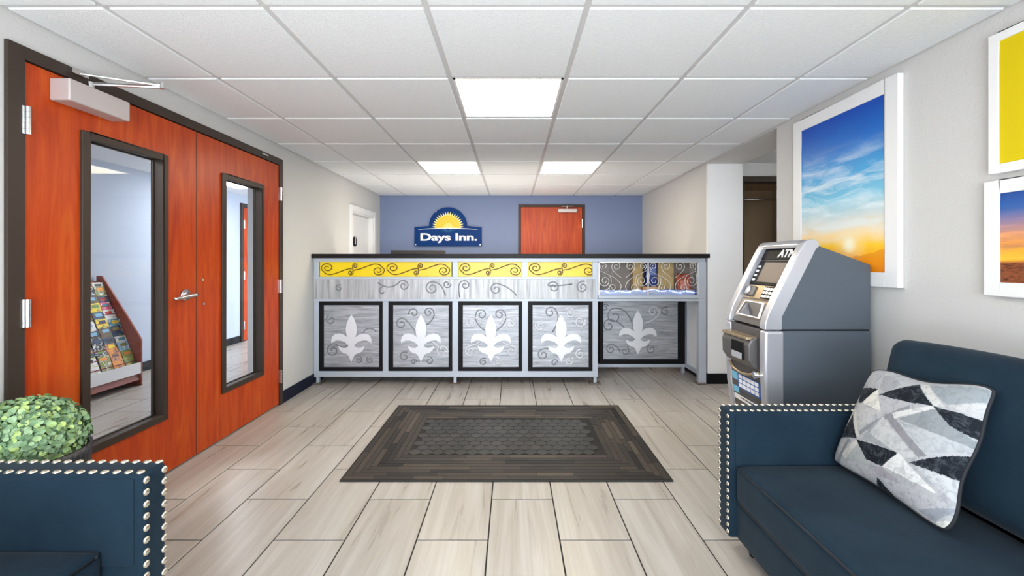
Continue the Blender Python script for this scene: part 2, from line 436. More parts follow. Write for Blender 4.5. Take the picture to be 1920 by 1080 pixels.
# ------------------------------------------------------------------ floor of single tiles
fl = thing('floor', (0, 2, 0), 'floor of long pale wood-look tiles in half-offset rows', 'floor', kind='structure')
part('grout_bed', B(XV - .12, 4.4, YF - .12, 7.7, -.05, -.003), 'grout', fl)
PX, PY = .306, .609
def lay(x0, x1, y0, y1):
    k0 = int(math.floor((x0 + .102) / PX)); k1 = int(math.ceil((x1 + .102) / PX))
    for k in range(k0, k1):
        off = 2.095 if k % 2 == 0 else 1.789
        n0 = int(math.floor((y0 - off) / PY)); n1 = int(math.ceil((y1 - off) / PY))
        for n in range(n0, n1):
            a0, a1 = max(x0, -.102 + k * PX), min(x1, -.102 + (k + 1) * PX)
            b0, b1 = max(y0, off + n * PY), min(y1, off + (n + 1) * PY)
            g = .003
            if a1 - a0 > .03 and b1 - b0 > .03:
                part('floor_tile', B(a0 + g, a1 - g, b0 + g, b1 - g, -.012, 0), 'tile', fl, bevel=.0012, seg=1)
lay(XL, XR2, .35, 5.2)
lay(XRO - .34, 3.2, YO, 4.42)
lay(XV, XL - .12, 2.4, 6.9)
part('floor_field', MB().box(XL, XRO, YF, .345, -.01, 0).box(XL, XR2, 5.205, YB, -.01, 0).box(XV, XL - .12, .8, 2.395, -.01, 0).box(2.25, 4.3, 1.4, YO - .005, -.01, 0).box(2.3, 3.4, 4.43, 5.5, -.01, 0), 'tile', fl)
part('threshold', B(XL - .12, XL, 1.59, 3.507, -.01, .001), 'tile', fl)

# ------------------------------------------------------------------ ceiling of single tiles
ce = thing('ceiling', (0, 2, ZC), 'suspended ceiling of square white textured tiles', 'ceiling', kind='structure')
part('ceiling_deck', B(-2.05, XRO, YF - .12, YB + .12, 2.40, 2.45), 'white_wall', ce)
gx = [XL] + [-.02 + .305 + .61 * k for k in range(-3, 3)] + [XR]
gy = [YF] + [1.58 + .6115 * k for k in range(-5, 8)] + [YB]
LIT = {(3, 7), (2, 10), (4, 10)}        # (column, row) cells holding lamps
extra_lit = {(2, 2), (4, 2)}
for i in range(len(gx) - 1):
    for j in range(len(gy) - 1):
        x0, x1, y0, y1 = gx[i], gx[i + 1], gy[j], gy[j + 1]
        if x1 - x0 < .05 or y1 - y0 < .05: continue
        if i == 5 or i == 6:
            pass
        if (i, j) in LIT or (i, j) in extra_lit:
            continue
        xe = XR2 if (i == 6 and y0 > YP) else x1
        part('ceiling_tile', B(x0 + .012, xe - .012, y0 + .012, y1 - .012, ZC - .006, ZC + .014), 'tile_ceil', ce, bevel=.003, seg=1)
for x in gx: part('ceiling_runner', B(x - .013, x + .013, YF, YB, ZC + .001, ZC + .03), 'tbar', ce)
for y in gy: part('ceiling_cross_bar', B(XL, XR2, y - .0125, y + .0125, ZC + .0015, ZC + .028), 'tbar', ce)
LL = {(3, 7): 'square lit ceiling panel in the middle above the floor mat', (2, 10): 'lit ceiling panel near the blue wall, above the blue sign side',
      (4, 10): 'lit ceiling panel near the blue wall, above the closed wooden door', (2, 2): 'lit ceiling panel behind the viewpoint on the chair side',
      (4, 2): 'lit ceiling panel behind the viewpoint on the sofa side'}
for c in list(LIT) + list(extra_lit):
    x0, x1, y0, y1 = gx[c[0]] + .013, gx[c[0] + 1] - .013, gy[c[1]] + .013, gy[c[1] + 1] - .013
    t = thing('ceiling_light', ((x0 + x1) / 2, (y0 + y1) / 2, ZC), LL[c], 'ceiling light', 'square ceiling light panels')
    fr = MB().box(x0, x0 + .012, y0, y1, ZC - .003, ZC + .05).box(x1 - .012, x1, y0, y1, ZC - .003, ZC + .05).box(x0, x1, y0, y0 + .012, ZC - .003, ZC + .05).box(x0, x1, y1 - .012, y1, ZC - .003, ZC + .05)
    part('frame', fr, 'white', t)
    part('diffuser', B(x0 + .012, x1 - .012, y0 + .012, y1 - .012, ZC + .002, ZC + .008), ('lamp' if c[1] == 7 else 'lamp_warm') if c in LIT else 'lamp_cool', t)
def side_lamp(x, y, z, label, mat='lamp_side', sz=.3):
    t = thing('ceiling_light', (x, y, z), label, 'ceiling light', 'side room ceiling lights')
    part('housing', MB().box(x - sz - .02, x + sz + .02, y - sz - .02, y - sz, z - .03, z).box(x - sz - .02, x + sz + .02, y + sz, y + sz + .02, z - .03, z).box(x - sz - .02, x - sz, y - sz, y + sz, z - .03, z).box(x + sz, x + sz + .02, y - sz, y + sz, z - .03, z), 'white', t)
    part('diffuser', B(x - sz, x + sz, y - sz, y + sz, z - .022, z - .016), mat, t)
side_lamp(-2.9, 1.6, 2.17, 'lit ceiling panel in the vestibule beside the double doors')
side_lamp(-3.3, 5.2, 2.17, 'lit ceiling panel at the far end of the vestibule')
side_lamp(3.4, 2.9, 2.225, 'lit ceiling panel in the side corridor', sz=.24)

# ------------------------------------------------------------------ front window (behind the camera)
wn = thing('window_1', (0, YF, .2), 'large front window with white mullions', 'window', kind='structure')
for x in (-1.7, -.59, .55, 1.66): part('mullion', B(x, x + .04, YF - .1, YF - .04, .2, 2.05), 'white', wn)
part('rail', B(-1.66, 1.66, YF - .1, YF - .04, .2, .24), 'white', wn); part('rail', B(-1.66, 1.66, YF - .1, YF - .04, 2.01, 2.05), 'white', wn)
for x in (-1.66, -.55, .59): part('pane', B(x, x + 1.07, YF - .075, YF - .069, .24, 2.01), 'glass', wn)

# ------------------------------------------------------------------ double doors on the left
d1 = thing('door_1', (XL, 2.555, 0), 'orange cherry double doors with tall glass panels in a dark bronze frame', 'door', kind='structure')
fr = MB().box(XL - .12, XL + .014, 1.59, 1.648, 0, 2.037).box(XL - .12, XL + .014, 3.46, 3.507, 0, 2.037).box(XL - .12, XL + .014, 1.648, 3.46, 1.985, 2.037)
fr.box(XL - .075, XL - .05, 1.648, 1.662, 0, 1.985).box(XL - .075, XL - .05, 3.446, 3.46, 0, 1.985).box(XL - .075, XL - .05, 1.66, 3.45, 1.968, 1.985)
part('frame', fr, 'bronze', d1, bevel=.003)
FX = XL + .004; BX = FX - .045
def leaf(y0, y1, la, lb, hingey):
    z0, z1, lz0, lz1 = .012, 1.980, .335, 1.755
    l = part('door_leaf', MB().box(BX, FX, y0, la, z0, z1).box(BX, FX, lb, y1, z0, z1).box(BX, FX, la, lb, z0, lz0).box(BX, FX, la, lb, lz1, z1), 'cherry', d1)
    r = MB()
    for xa, xb in ((FX - .001, FX + .013), (BX - .013, BX + .001)):
        r.box(xa, xb, la - .022, la + .012, lz0 - .022, lz1 + .022).box(xa, xb, lb - .012, lb + .022, lz0 - .022, lz1 + .022)
        r.box(xa, xb, la + .012, lb - .012, lz0 - .022, lz0 + .012).box(xa, xb, la + .012, lb - .012, lz1 - .012, lz1 + .022)
    r.box(BX, FX, la, la + .006, lz0, lz1).box(BX, FX, lb - .006, lb, lz0, lz1).box(BX, FX, la, lb, lz0, lz0 + .006).box(BX, FX, la, lb, lz1 - .006, lz1)
    part('glass_trim', r, 'bronze', l, bevel=.003)
    part('glass_pane', B(BX + .018, BX + .024, la + .006, lb - .006, lz0 + .006, lz1 - .006), 'glass', l)
    sg = 1 if hingey < 2.5 else -1
    for z in (1.745, .985, .24):
        h = MB()
        for q in range(5): h.cyl((XL + .022, hingey, z - .055 + q * .0222), (XL + .022, hingey, z - .055 + q * .0222 + .021), .0095, 12)
        h.box(XL + .002, XL + .018, hingey - sg * .016, hingey + sg * .002, z - .055, z + .055)
        part('hinge', h, 'chrome', l)
    return l
lf1 = leaf(1.652, 2.5535, 1.888, 2.312, 1.6495)
lf2 = leaf(2.5565, 3.456, 2.792, 3.218, 3.458)
# lever handle
h = MB().cyl((FX, 2.46, .992), (FX + .012, 2.46, .992), .033, 24).cyl((FX + .012, 2.46, .992), (FX + .016, 2.46, .992), .024, 24).cyl((FX + .01, 2.46, .992), (FX + .07, 2.46, .992), .011, 14)
h.tube([(FX + .066, 2.47, .992), (FX + .07, 2.455, .992), (FX + .069, 2.40, .989), (FX + .067, 2.34, .984), (FX + .062, 2.315, .98)], [.012, .0125, .011, .010, .007], 10)
part('lever_handle', h, 'chrome', lf1, True)
part('strike_bolt', MB().cyl((FX - .002, 2.60, 1.075), (FX + .006, 2.60, 1.075), .008, 12).cyl((FX - .002, 2.61, .925), (FX + .006, 2.61, .925), .008, 12), 'chrome', lf2)
part('astragal', B(FX - .03, FX + .001, 2.5525, 2.5575, .012, 1.98), 'bronze', lf2)
cl = part('door_closer', B(FX, FX + .085, 1.742, 2.02, 1.862, 1.955), 'closer', d1, bevel=.006, seg=3)
a = MB().cyl((FX + .04, 1.875, 1.95), (FX + .04, 1.875, 1.992), .013).tube([(FX + .04, 1.875, 1.985), (-1.63, 1.952, 2.002)], .008, 8, .5)
part('closer_arm', a, 'chrome', cl)
part('closer_forearm', MB().tube([(-1.63, 1.952, 2.009), (XL + .02, 1.83, 2.013)], .006, 8).cyl((-1.63, 1.952, 1.994), (-1.63, 1.952, 2.02), .010).box(XL + .013, XL + .04, 1.80, 1.87, 2.004, 2.024), 'chrome', cl)
part('frame_contact', B(XL + .012, XL + .028, 3.19, 3.27, 2.008, 2.02), 'chrome', d1)

# door in the blue wall
d2 = thing('door_2', (.578, YB, 0), 'closed orange cherry door in the blue wall behind the counter', 'door', kind='structure')
part('frame', MB().box(.091, .128, YB - .012, YB + .1, 0, 2.02).box(1.026, 1.065, YB - .012, YB + .1, 0, 2.02).box(.128, 1.026, YB - .012, YB + .1, 1.984, 2.02), 'bronze', d2)
part('leak_backing', B(.10, 1.055, YB + .05, YB + .1, 0, 2.0), 'bronze', d2)  # unseen backing added to block sky light in the gap round the leaf
l2 = part('door_leaf', B(.131, 1.023, YB - .002, YB + .043, .012, 1.981), 'cherry', d2)
part('door_closer', MB().box(.67, .94, YB - .06, YB - .002, 1.90, 1.95).cyl((.80, YB - .03, 1.95), (.80, YB - .03, 2.0), .012).box(.72, .9, YB - .05, YB - .03, 1.985, 1.995), 'closer', d2, bevel=.004)
for z in (1.74, .98, .24): part('hinge', MB().cyl((1.025, YB - .012, z - .06), (1.025, YB - .012, z + .06), .011), 'chrome', l2)
part('door_knob', MB().cyl((.2, YB - .002, .98), (.2, YB - .05, .98), .028), 'chrome', l2)

# white door on the left wall behind the counter
d3 = thing('door_3', (XL, 5.43, 0), 'narrow white door with white casing on the side wall behind the counter', 'door', kind='structure')
part('casing', MB().box(XL, XL + .02, 4.96, 5.03, 0, 1.87).box(XL, XL + .02, 5.825, 5.895, 0, 1.87).box(XL, XL + .02, 5.03, 5.825, 1.80, 1.87), 'white', d3, bevel=.004)
part('jamb', MB().box(XL - .12, XL, 4.96, 5.045, 0, 1.87).box(XL - .12, XL, 5.81, 5.895, 0, 1.87).box(XL - .12, XL, 5.045, 5.81, 1.785, 1.87), 'white', d3)
l3 = part('door_leaf', B(XL - .10, XL - .062, 5.05, 5.805, .01, 1.78), 'white', d3)
q = MB().cyl((XL - .062, 5.29, 1.44), (XL - .05, 5.29, 1.44), .062, 28)
part('round_plaque', q, 'panel_black', l3, label='small round dark plaque')
part('plaque_symbol', MB().box(XL - .05, XL - .047, 5.278, 5.302, 1.405, 1.475).cyl((XL - .05, 5.29, 1.486), (XL - .047, 5.29, 1.486), .012), 'fleur', l3)
part('gap_shadow_strip', MB().box(XL - .064, XL - .058, 5.045, 5.05, 0, 1.785), 'bronze', d3)

# door at the far end of the vestibule
d4 = thing('door_4', (XV, 6.64, 0), 'orange door in a dark frame far down the vestibule', 'door', kind='structure')
part('frame', MB().box(XV - .1, XV + .02, 6.16, 6.215, 0, 2.05).box(XV - .1, XV + .02, 7.065, 7.12, 0, 2.05).box(XV - .1, XV + .02, 6.215, 7.065, 1.995, 2.05), 'bronze', d4)
part('leak_backing', B(XV - .1, XV - .05, 6.18, 7.1, 0, 2.03), 'bronze', d4)  # added backing, keeps the sky from shining through around this leaf
l4 = part('door_leaf', B(XV - .04, XV + .005, 6.219, 7.061, .01, 1.99), 'cherry', d4)
for z in (1.74, .98, .24): part('hinge', MB().cyl((XV + .02, 6.218, z - .06), (XV + .02, 6.218, z + .06), .012), 'chrome', l4)

# ------------------------------------------------------------------ brochure rack in the vestibule
RY0, RY1 = 3.42, 4.03
rk = thing('brochure_rack', (-3.78, 3.72, 0), 'tall sloping cherry brochure rack seen through the left door glass', 'rack')
prof = [(-3.985, 0), (-3.555, 0), (-3.555, .44), (-3.59, .50), (-3.93, 1.05), (-3.985, 1.05)]
part('side_panel', MB().prism(prof, RY1 - .018, RY1, 'y'), 'rack_wood', rk, bevel=.003)
part('side_panel', MB().prism(prof, RY0, RY0 + .018, 'y'), 'rack_wood', rk, bevel=.003)
def slope_x(z): return -3.60 - (z - .2) * .43
part('back_board', MB().prism([(-3.98, .06), (slope_x(.06) - .02, .06), (slope_x(1.0) - .02, 1.0), (-3.98, 1.0)], RY0 + .018, RY1 - .018, 'y'), 'rack_wood', rk)
hp = part('header_panel', B(-3.563, -3.556, RY0 + .018, RY1 - .018, .12, .225), 'white', rk, label='white strip along the bottom of the rack')
part('header_print', B(-3.556, -3.5555, RY0 + .03, RY0 + .1, .15, .17), 'panel_black', hp)
ROWS, COLS = 10, 5
for i in range(ROWS):
    z = .175 + i * .075
    part('tier_ledge', B(slope_x(z) - .02, slope_x(z) + .028, RY0 + .018, RY1 - .018, z - .012, z - .004), 'rack_wood', rk)
pal = {'white': (235, 236, 238), 'yellow': (245, 212, 30), 'navy': (32, 56, 104), 'teal': (60, 140, 160), 'red': (196, 44, 48), 'pink': (228, 88, 130), 'green': (110, 148, 62),
       'black': (34, 32, 36), 'orange': (238, 150, 40), 'olive': (140, 140, 72), 'sky-blue': (130, 186, 216), 'brown': (108, 72, 52)}
bmats = {}
for nme, c in pal.items():
    t = NT('brochure_' + nme); n = t.noise(t.coords((1, 1, 1)), 38, 3, 0.6, 1.0)
    alt = random.choice([(240, 240, 235), (40, 60, 110), (210, 190, 70), (90, 120, 70)])
    bmats[nme] = t.set(t.ramp(n, [(0.52, S(*c)), (0.62, S(*alt))]), 0.35)
seq = ['yellow', 'white', 'olive', 'orange', 'green', 'teal', 'navy', 'black', 'orange', 'sky-blue', 'yellow', 'olive', 'black', 'navy', 'white', 'teal', 'white', 'black', 'brown', 'navy',
       'red', 'sky-blue', 'white', 'yellow', 'teal', 'olive', 'orange', 'brown', 'navy', 'white', 'teal', 'pink', 'orange', 'yellow', 'pink', 'navy', 'green', 'black', 'brown', 'navy',
       'yellow', 'teal', 'red', 'black', 'olive', 'navy', 'white', 'green', 'red', 'white']
ordn = ['first', 'second', 'third', 'fourth', 'fifth', 'sixth', 'seventh', 'eighth', 'ninth', 'tenth']
for i in range(ROWS):
    z = .175 + i * .075
    for j in range(COLS):
        nme = seq[i * COLS + j]
        y0 = RY0 + .026 + j * .1125; wd = .098 + .008 * random.random(); hgt = .17 + .03 * random.random()
        if i == ROWS - 1: hgt = .15
        tl = math.radians(19 + random.uniform(-1, 1.5)); x0 = slope_x(z) + .008
        mb = MB().box(0, .006, 0, wd, 0, hgt)
        mt = Matrix.Translation((x0, y0, z - .003)) @ Matrix.Rotation(-tl, 4, 'Y') @ Matrix.Rotation(random.uniform(-.05, .05), 4, 'X')
        me = mb.xform(mt).mesh('brochure')
        o = link('brochure', me, bmats[nme])
        lab = '%s brochure in the rack, %s row from the bottom, %s from the right' % (nme, ordn[i], ['fifth', 'fourth', 'third', 'second', 'first'][j])
        tag(o, lab, 'brochure', 'brochures on the vestibule rack')
        hd = random.choice([k for k in pal if k != nme]); a = random.uniform(.1, .3)
        m2 = MB().box(.006, .0068, wd * a, wd * (a + .6), hgt - .045, hgt - .015).xform(mt)
        part('title_block', m2, plain('title_' + hd, S(*pal[hd]), .4) if ('title_' + hd) not in bpy.data.materials else bpy.data.materials['title_' + hd], o)

# ------------------------------------------------------------------ floor mat
mt = thing('floor_mat', (-.03, 2.85, 0), 'dark rectangular rubber mat with plank border and hexagon centre', 'mat')
mx0, mx1, my0, my1 = -.932, .872, 2.256, 3.446
part('mat_base', B(mx0, mx1, my0, my1, .0005, .0075), 'mat_base', mt, bevel=.002)
RW = .0355
for k in range(8):
    a0, a1, b0, b1 = mx0 + .012 + k * RW, mx1 - .012 - k * RW, my0 + .012 + k * RW, my1 - .012 - k * RW
    def run(s0, s1, mk):
        p = s0
        while p < s1 - .02:
            L = random.uniform(.14, .46); e = min(s1, p + L)
            if s1 - e < .08: e = s1
            part('mat_strip', mk(p + .0012, e - .0012), 'strip', mt); p = e
    g = .0012; z0, z1 = .0055, .0098
    run(a0, a1 - RW, lambda p, e: B(p, e, b0 + g, b0 + RW - g, z0, z1))
    run(b0, b1 - RW, lambda p, e: B(a1 - RW + g, a1 - g, p, e, z0, z1))
    run(a0 + RW, a1, lambda p, e: B(p, e, b1 - RW + g, b1 - g, z0, z1))
    run(b0 + RW, b1, lambda p, e: B(a0 + g, a0 + RW - g, p, e, z0, z1))
cx0, cx1, cy0, cy1 = mx0 + .012 + 8 * RW, mx1 - .012 - 8 * RW, my0 + .012 + 8 * RW, my1 - .012 - 8 * RW
part('mat_field', B(cx0, cx1, cy0, cy1, .0055, .0079), plain('rubber_field', S(33, 31, 30), .6, spec=.2), mt)
pit = .0715; R_ = pit / math.sqrt(3) - .0024
hexm = MB().prism([(R_ * math.cos(PI / 6 + PI / 3 * q), R_ * math.sin(PI / 6 + PI / 3 * q)) for q in range(6)], -.002, .002, 'z').mesh('mat_hexagon'); hexm.materials.append(M['hex'])
row = 0; y = cy0 + .038
while y < cy1 - .03:
    x = cx0 + .036 + (pit / 2 if row % 2 else 0)
    while x < cx1 - .033:
        piece('mat_hexagon', hexm, mt, (x, y, .0088)); x += pit
    y += pit * .866; row += 1

# ------------------------------------------------------------------ reception counter
YC = 4.06
ct = thing('countertop', (0, 4.3, 1.222), 'long black countertop slab across the reception counter', 'countertop')
part('slab', B(XL + .002, XR2 - .002, 4.02, 4.62, 1.222, 1.262), 'counter_top', ct, bevel=.004)
rc = thing('reception_counter', (0, 4.2, 0), 'silver metal reception counter with fleur-de-lis panels and yellow strips', 'counter')
def fx(px): return (px - 960) / 193.3
def fz(py): return CAMZ - (py - 490) / 193.3
def rail(name, x0, x1, z0, z1, y0=YC, y1=YC + .04): return part(name, B(x0, x1, y0, y1, z0, z1), 'frame_grey', rc, bevel=.002)
LX, RX = XL + .006, 1.875
rail('top_rail', LX, RX, fz(491), 1.2215)
rail('middle_rail', LX, fx(1118), fz(523.5), fz(519), YC - .003)
rail('shelf_rail', LX, RX, fz(565), fz(560.5), YC - .006)
rail('bottom_rail', LX, fx(1121), fz(707), fz(696))
for a, b, z1 in ((586, 597.5, fz(491)), (717.5, 728, fz(565)), (848, 859, fz(491)), (979, 990, fz(491)), (1111, 1121, fz(491))):
    part('post', B(max(fx(a), LX), fx(b), YC + .002, YC + .042, fz(696), z1), 'frame_grey', rc, bevel=.002)
part('post', B(fx(1310), fx(1324), YC, YC + .05, .012, fz(491)), 'frame_grey', rc, bevel=.002)
for px in (595, 853, 1116, 1318):
    ft = part('foot', MB().box(fx(px) - .014, fx(px) + .014, YC + .008, YC + .036, .012, fz(706)), 'frame_grey', rc)
    part('foot_plate', B(max(fx(px) - .06, LX), min(fx(px) + .05, RX), YC - .035, YC + .07, 0.001, .012), 'foot', ft, bevel=.002)
# yellow strips with iron scrolls
def scroll_module(x0, wd, zc, hh):
    """point-symmetric scroll, returns list of (x,z) paths"""
    u = wd / 770.0; v = hh / 180.0
    def T(p): return (x0 + p[0] * u, zc + (90 - p[1]) * v)
    big = [(85 + (75 + (16 - 75) * k / 26) * math.cos(PI * .75 - 2 * PI * 1.55 * -k / 26), 72 + (66 + (14 - 66) * k / 26) * math.sin(PI * .75 + 2 * PI * 1.55 * k / 26)) for k in range(27)]
    pa = [tuple(p) for p in smooth_path([Vector((375, 78)), Vector((300, 95)), Vector((210, 132)), Vector((130, 156)), Vector((70, 148))], 5)] + big[1:]
    s1 = [(412 + (30 + (8 - 30) * k / 16) * math.cos(PI + 2 * PI * 1.3 * k / 16), 48 + (34 + (8 - 34) * k / 16) * math.sin(PI + 2 * PI * 1.3 * k / 16)) for k in range(17)]
    ps = [(385, 90), (383, 70)] + s1
    res = []
    for path in (pa, ps):
        res.append([T(p) for p in path]); res.append([T((770 - p[0], 180 - p[1])) for p in path])
    return res
for a, b, n in ((598, 846, 2), (858.5, 979.5, 1), (989, 1120, 1)):
    x0, x1 = max(fx(a), LX + .05), fx(b)
    yp = part('yellow_panel', B(x0, x1, YC + .026, YC + .032, fz(519), fz(491)), 'yellow', rc)
    wd = (x1 - x0 - .01) / n
    for k in range(n):
        mb = MB()
        for path in scroll_module(x0 + .005 + k * wd, wd, (fz(519) + fz(491)) / 2, .138):
            mb.tube([(p[0], YC + .014, p[1]) for p in path], .0042, 6)
        part('iron_scroll', mb, 'iron', yp, True, label='dark iron scroll on the yellow strip')
# brushed steel band
def swirl(parent, y, lst, mat, r=.006, name='swirl'):
    for (cx, cz, rad, a0, turns, sg, tail) in lst:
        path = spiral(cx, cz, rad, a0, turns, sg)
        if tail:
            ex, ez = cx + tail[0], cz + tail[1]; p0 = path[0]; p1 = path[1]
            tx, tz = p0[0] - p1[0], p0[1] - p1[1]; q = math.hypot(tx, tz); L = math.hypot(tail[0], tail[1]) * .5
            c = (p0[0] + tx / q * L, p0[1] + tz / q * L)
            path = [((1 - s) ** 2 * ex + 2 * s * (1 - s) * c[0] + s * s * p0[0], (1 - s) ** 2 * ez + 2 * s * (1 - s) * c[1] + s * s * p0[1]) for s in [k / 10 for k in range(10)]] + path
        part(name, MB().tube([(p[0], y, p[1]) for p in path], r, 6, .3), mat, parent, True)
zb = (fz(561) + fz(523.5)) / 2
b1 = part('steel_band', B(LX, fx(849.5), YC - .002, YC + .004, fz(561), fz(523.5)), 'band', rc)
b2 = part('steel_band', B(fx(850.5), fx(1117), YC - .002, YC + .004, fz(561), fz(523.5)), 'band', rc)
swirl(b1, YC - .003, [(fx(636), zb + .01, .035, 1, 1.2, 1, None), (fx(757), zb + .035, .055, 2.6, 1.4, -1, (-.25, .03)), (fx(718), zb - .02, .045, 1.5, .7, 1, None),
                      (fx(810), zb + .01, .065, 1.2, 1.5, 1, (.13, -.07)), (fx(838), zb + .05, .04, 0, 1.2, -1, None)], 'swirl_dark')
swirl(b2, YC - .003, [(fx(872), zb + .04, .045, 2, 1.3, -1, (-.05, -.12)), (fx(930), zb + .0, .06, 1, 1.3, 1, (.2, -.06)), (fx(1038), zb + .02, .055, 2.4, 1.4, -1, (.18, .03)), (fx(1092), zb + .02, .06, 1.2, 1.5, 1, None)], 'swirl_dark')
# fleur-de-lis panels
FL = [(0, 685), (14, 705), (26, 735), (30, 765), (27, 790), (20, 806), (40, 792), (65, 785), (88, 789), (103, 804), (108, 825), (104, 840), (96, 830), (80, 823), (58, 824), (36, 832), (20, 845), (16, 852),
      (30, 862), (48, 862), (68, 852), (71, 856), (62, 876), (46, 890), (28, 894), (18, 902), (8, 922), (0, 938)]
def fleur(cx, z_of, s):
    r = [(cx + dx * s, z_of - (y - 812) * s) for dx, y in FL]; l = [(cx - dx * s, z_of - (y - 812) * s) for dx, y in FL[1:-1]]
    return r + l[::-1]
curls = {
 0: [(-.2, .16, .05, 2, 1.2, 1, None), (-.18, -.14, .07, .8, 1.4, 1, (.14, .05)), (.07, -.235, .03, 1, 1.3, -1, None), (.18, -.23, .035, 2, 1.2, 1, None), (.16, .0, .09, .5, .7, 1, None)],
 1: [(-.07, .225, .05, 3.4, 1.2, -1, None), (.075, .23, .05, 0, 1.3, 1, (-.02, -.12)), (-.19, .12, .06, .5, 1.3, 1, (.14, -.09)), (.2, -.15, .06, .2, 1.3, 1, (-.12, .12)), (-.16, -.2, .05, 1, 1.2, 1, None), (.08, -.24, .04, 2, 1.2, -1, None), (-.07, -.25, .03, 0, 1.2, 1, None)],
 2: [(-.09, .21, .055, 3.2, 1.3, -1, (.04, -.16)), (.09, .21, .055, 0, 1.3, 1, (-.04, -.16)), (-.19, .13, .06, 1.2, 1.4, 1, (.1, -.02)), (.19, .13, .06, 1.9, 1.4, -1, (-.1, -.02)), (-.2, -.15, .055, 1.5, 1.3, 1, (.1, .1)), (.2, -.15, .055, 1.6, 1.3, -1, (-.1, .1)), (-.07, -.25, .04, 1, 1.3, 1, None), (.07, -.25, .04, 2.2, 1.3, -1, None)],
 3: [(-.1, .23, .06, .2, 1.2, 1, (.02, -.19)), (.09, .22, .06, 2.8, 1.3, -1, None), (-.2, .1, .05, 2.6, 1.3, 1, None), (.19, .14, .06, .2, 1.3, -1, (.01, -.09)), (-.17, -.18, .055, 1.6, 1.3, 1, (.12, .04)), (.19, -.18, .05, 1.2, 1.3, 1, None), (.08, -.24, .045, 1, 1.3, -1, None), (-.06, -.26, .035, 0, 1.2, 1, None)],
 4: [(-.34, .24, .04, .5, 1.3, 1, None), (-.24, .15, .09, 1.2, 1.2, 1, (.2, -.12)), (-.3, .05, .07, 1.0, 1.2, 1, (.16, -.02)), (.17, .2, .06, .2, 1.1, 1, (-.1, -.13)), (-.28, -.2, .055, 1, 1.3, 1, (.1, -.04)), (-.13, -.22, .045, 1, 1.3, -1, None), (.15, -.2, .05, 2, 1.3, 1, None), (.3, .2, .05, 1, 1.2, 1, None)]}
def panel(k, x0, x1, z0, z1, yf, bw, bl, br):
    fr = MB().box(x0, x1, yf + .004, yf + .03, z0, z0 + bw).box(x0, x1, yf + .004, yf + .03, z1 - bw, z1).box(x0, x0 + bl, yf + .004, yf + .03, z0 + bw, z1 - bw).box(x1 - br, x1, yf + .004, yf + .03, z0 + bw, z1 - bw)
    p = part('panel_frame', fr, 'panel_black', rc, bevel=.003)
    sx0, sx1, sz0, sz1 = x0 + bl - .004, x1 - br + .004, z0 + bw - .004, z1 - bw + .004
    part('steel_sheet', B(sx0, sx1, yf + .012, yf + .018, sz0, sz1), 'sheet', p)
    cx, cz = (sx0 + sx1) / 2, (sz0 + sz1) / 2
    if k == 4: cx -= .035
    lo = [c for q, c in enumerate(curls[k])]
    half = [((cx + c[0], cz + c[1]) + c[2:]) for c in lo]
    lt = {0: (), 1: (3,), 2: (2, 3, 4, 5, 7), 3: (1, 2, 3, 5, 6), 4: (3,)}[k]
    swirl(p, yf + .0115, [c for q, c in enumerate(half) if q not in lt], 'swirl_dark')
    swirl(p, yf + .0115, [c for q, c in enumerate(half) if q in lt], 'swirl_light', .008)
    part('fleur_de_lis', MB().prism(fleur(cx + .003, cz - .02, 1 / 549.5 * (1.0 if k < 4 else 1.02)), yf - .004, yf + .002, 'y'), 'fleur', p, bevel=.0012, seg=1, label='pale cut-out fleur-de-lis')
    part('fleur_standoff', MB().cyl((cx, yf + .002, cz), (cx, yf + .013, cz), .012), 'panel_black', p)
for k, (a, b) in enumerate(((597.5, 717.5), (728, 848), (859, 979), (990, 1111))):
    panel(k, max(fx(a), LX + .05), fx(b), fz(696), fz(565), YC, .038, .045, .036)
YR = 4.44
def rx(px): return (px - 960) / (785 / YR)
panel(4, .93, rx(1286.5), CAMZ - (682.6 - 490) * YR / 785, .812, YR, .05, .04, .085)
part('recess_bottom_rail', B(fx(1121) - .03, 1.86, YR, YR + .04, CAMZ - (688.6 - 490) * YR / 785, CAMZ - (682.6 - 490) * YR / 785), 'frame_grey', rc, bevel=.002)
part('recess_post', B(rx(1286.5), 1.866, YR - .002, YR + .04, .1, .81), 'frame_grey', rc)
part('recess_foot', B(rx(1279), rx(1284), YR + .005, YR + .035, 0.001, .07), 'frame_grey', rc)
part('recess_side_panel', B(1.852, 1.862, YC + .05, YR, .10, .81), 'white', rc)
part('recess_side_rail', MB().box(1.835, 1.866, YC + .05, YR, .07, .11).box(1.835, 1.866, YC + .05, YR, .78, .81).box(1.835, 1.866, YR - .05, YR, .11, .78), 'frame_grey', rc)
part('recess_inner_side', B(fx(1111) + .005, fx(1121) - .004, YC + .042, YR + .03, .08, .815), 'panel_black', rc)
part('back_panel', B(LX, fx(1119), YC + .19, YC + .2, .07, 1.2), 'desk', rc)
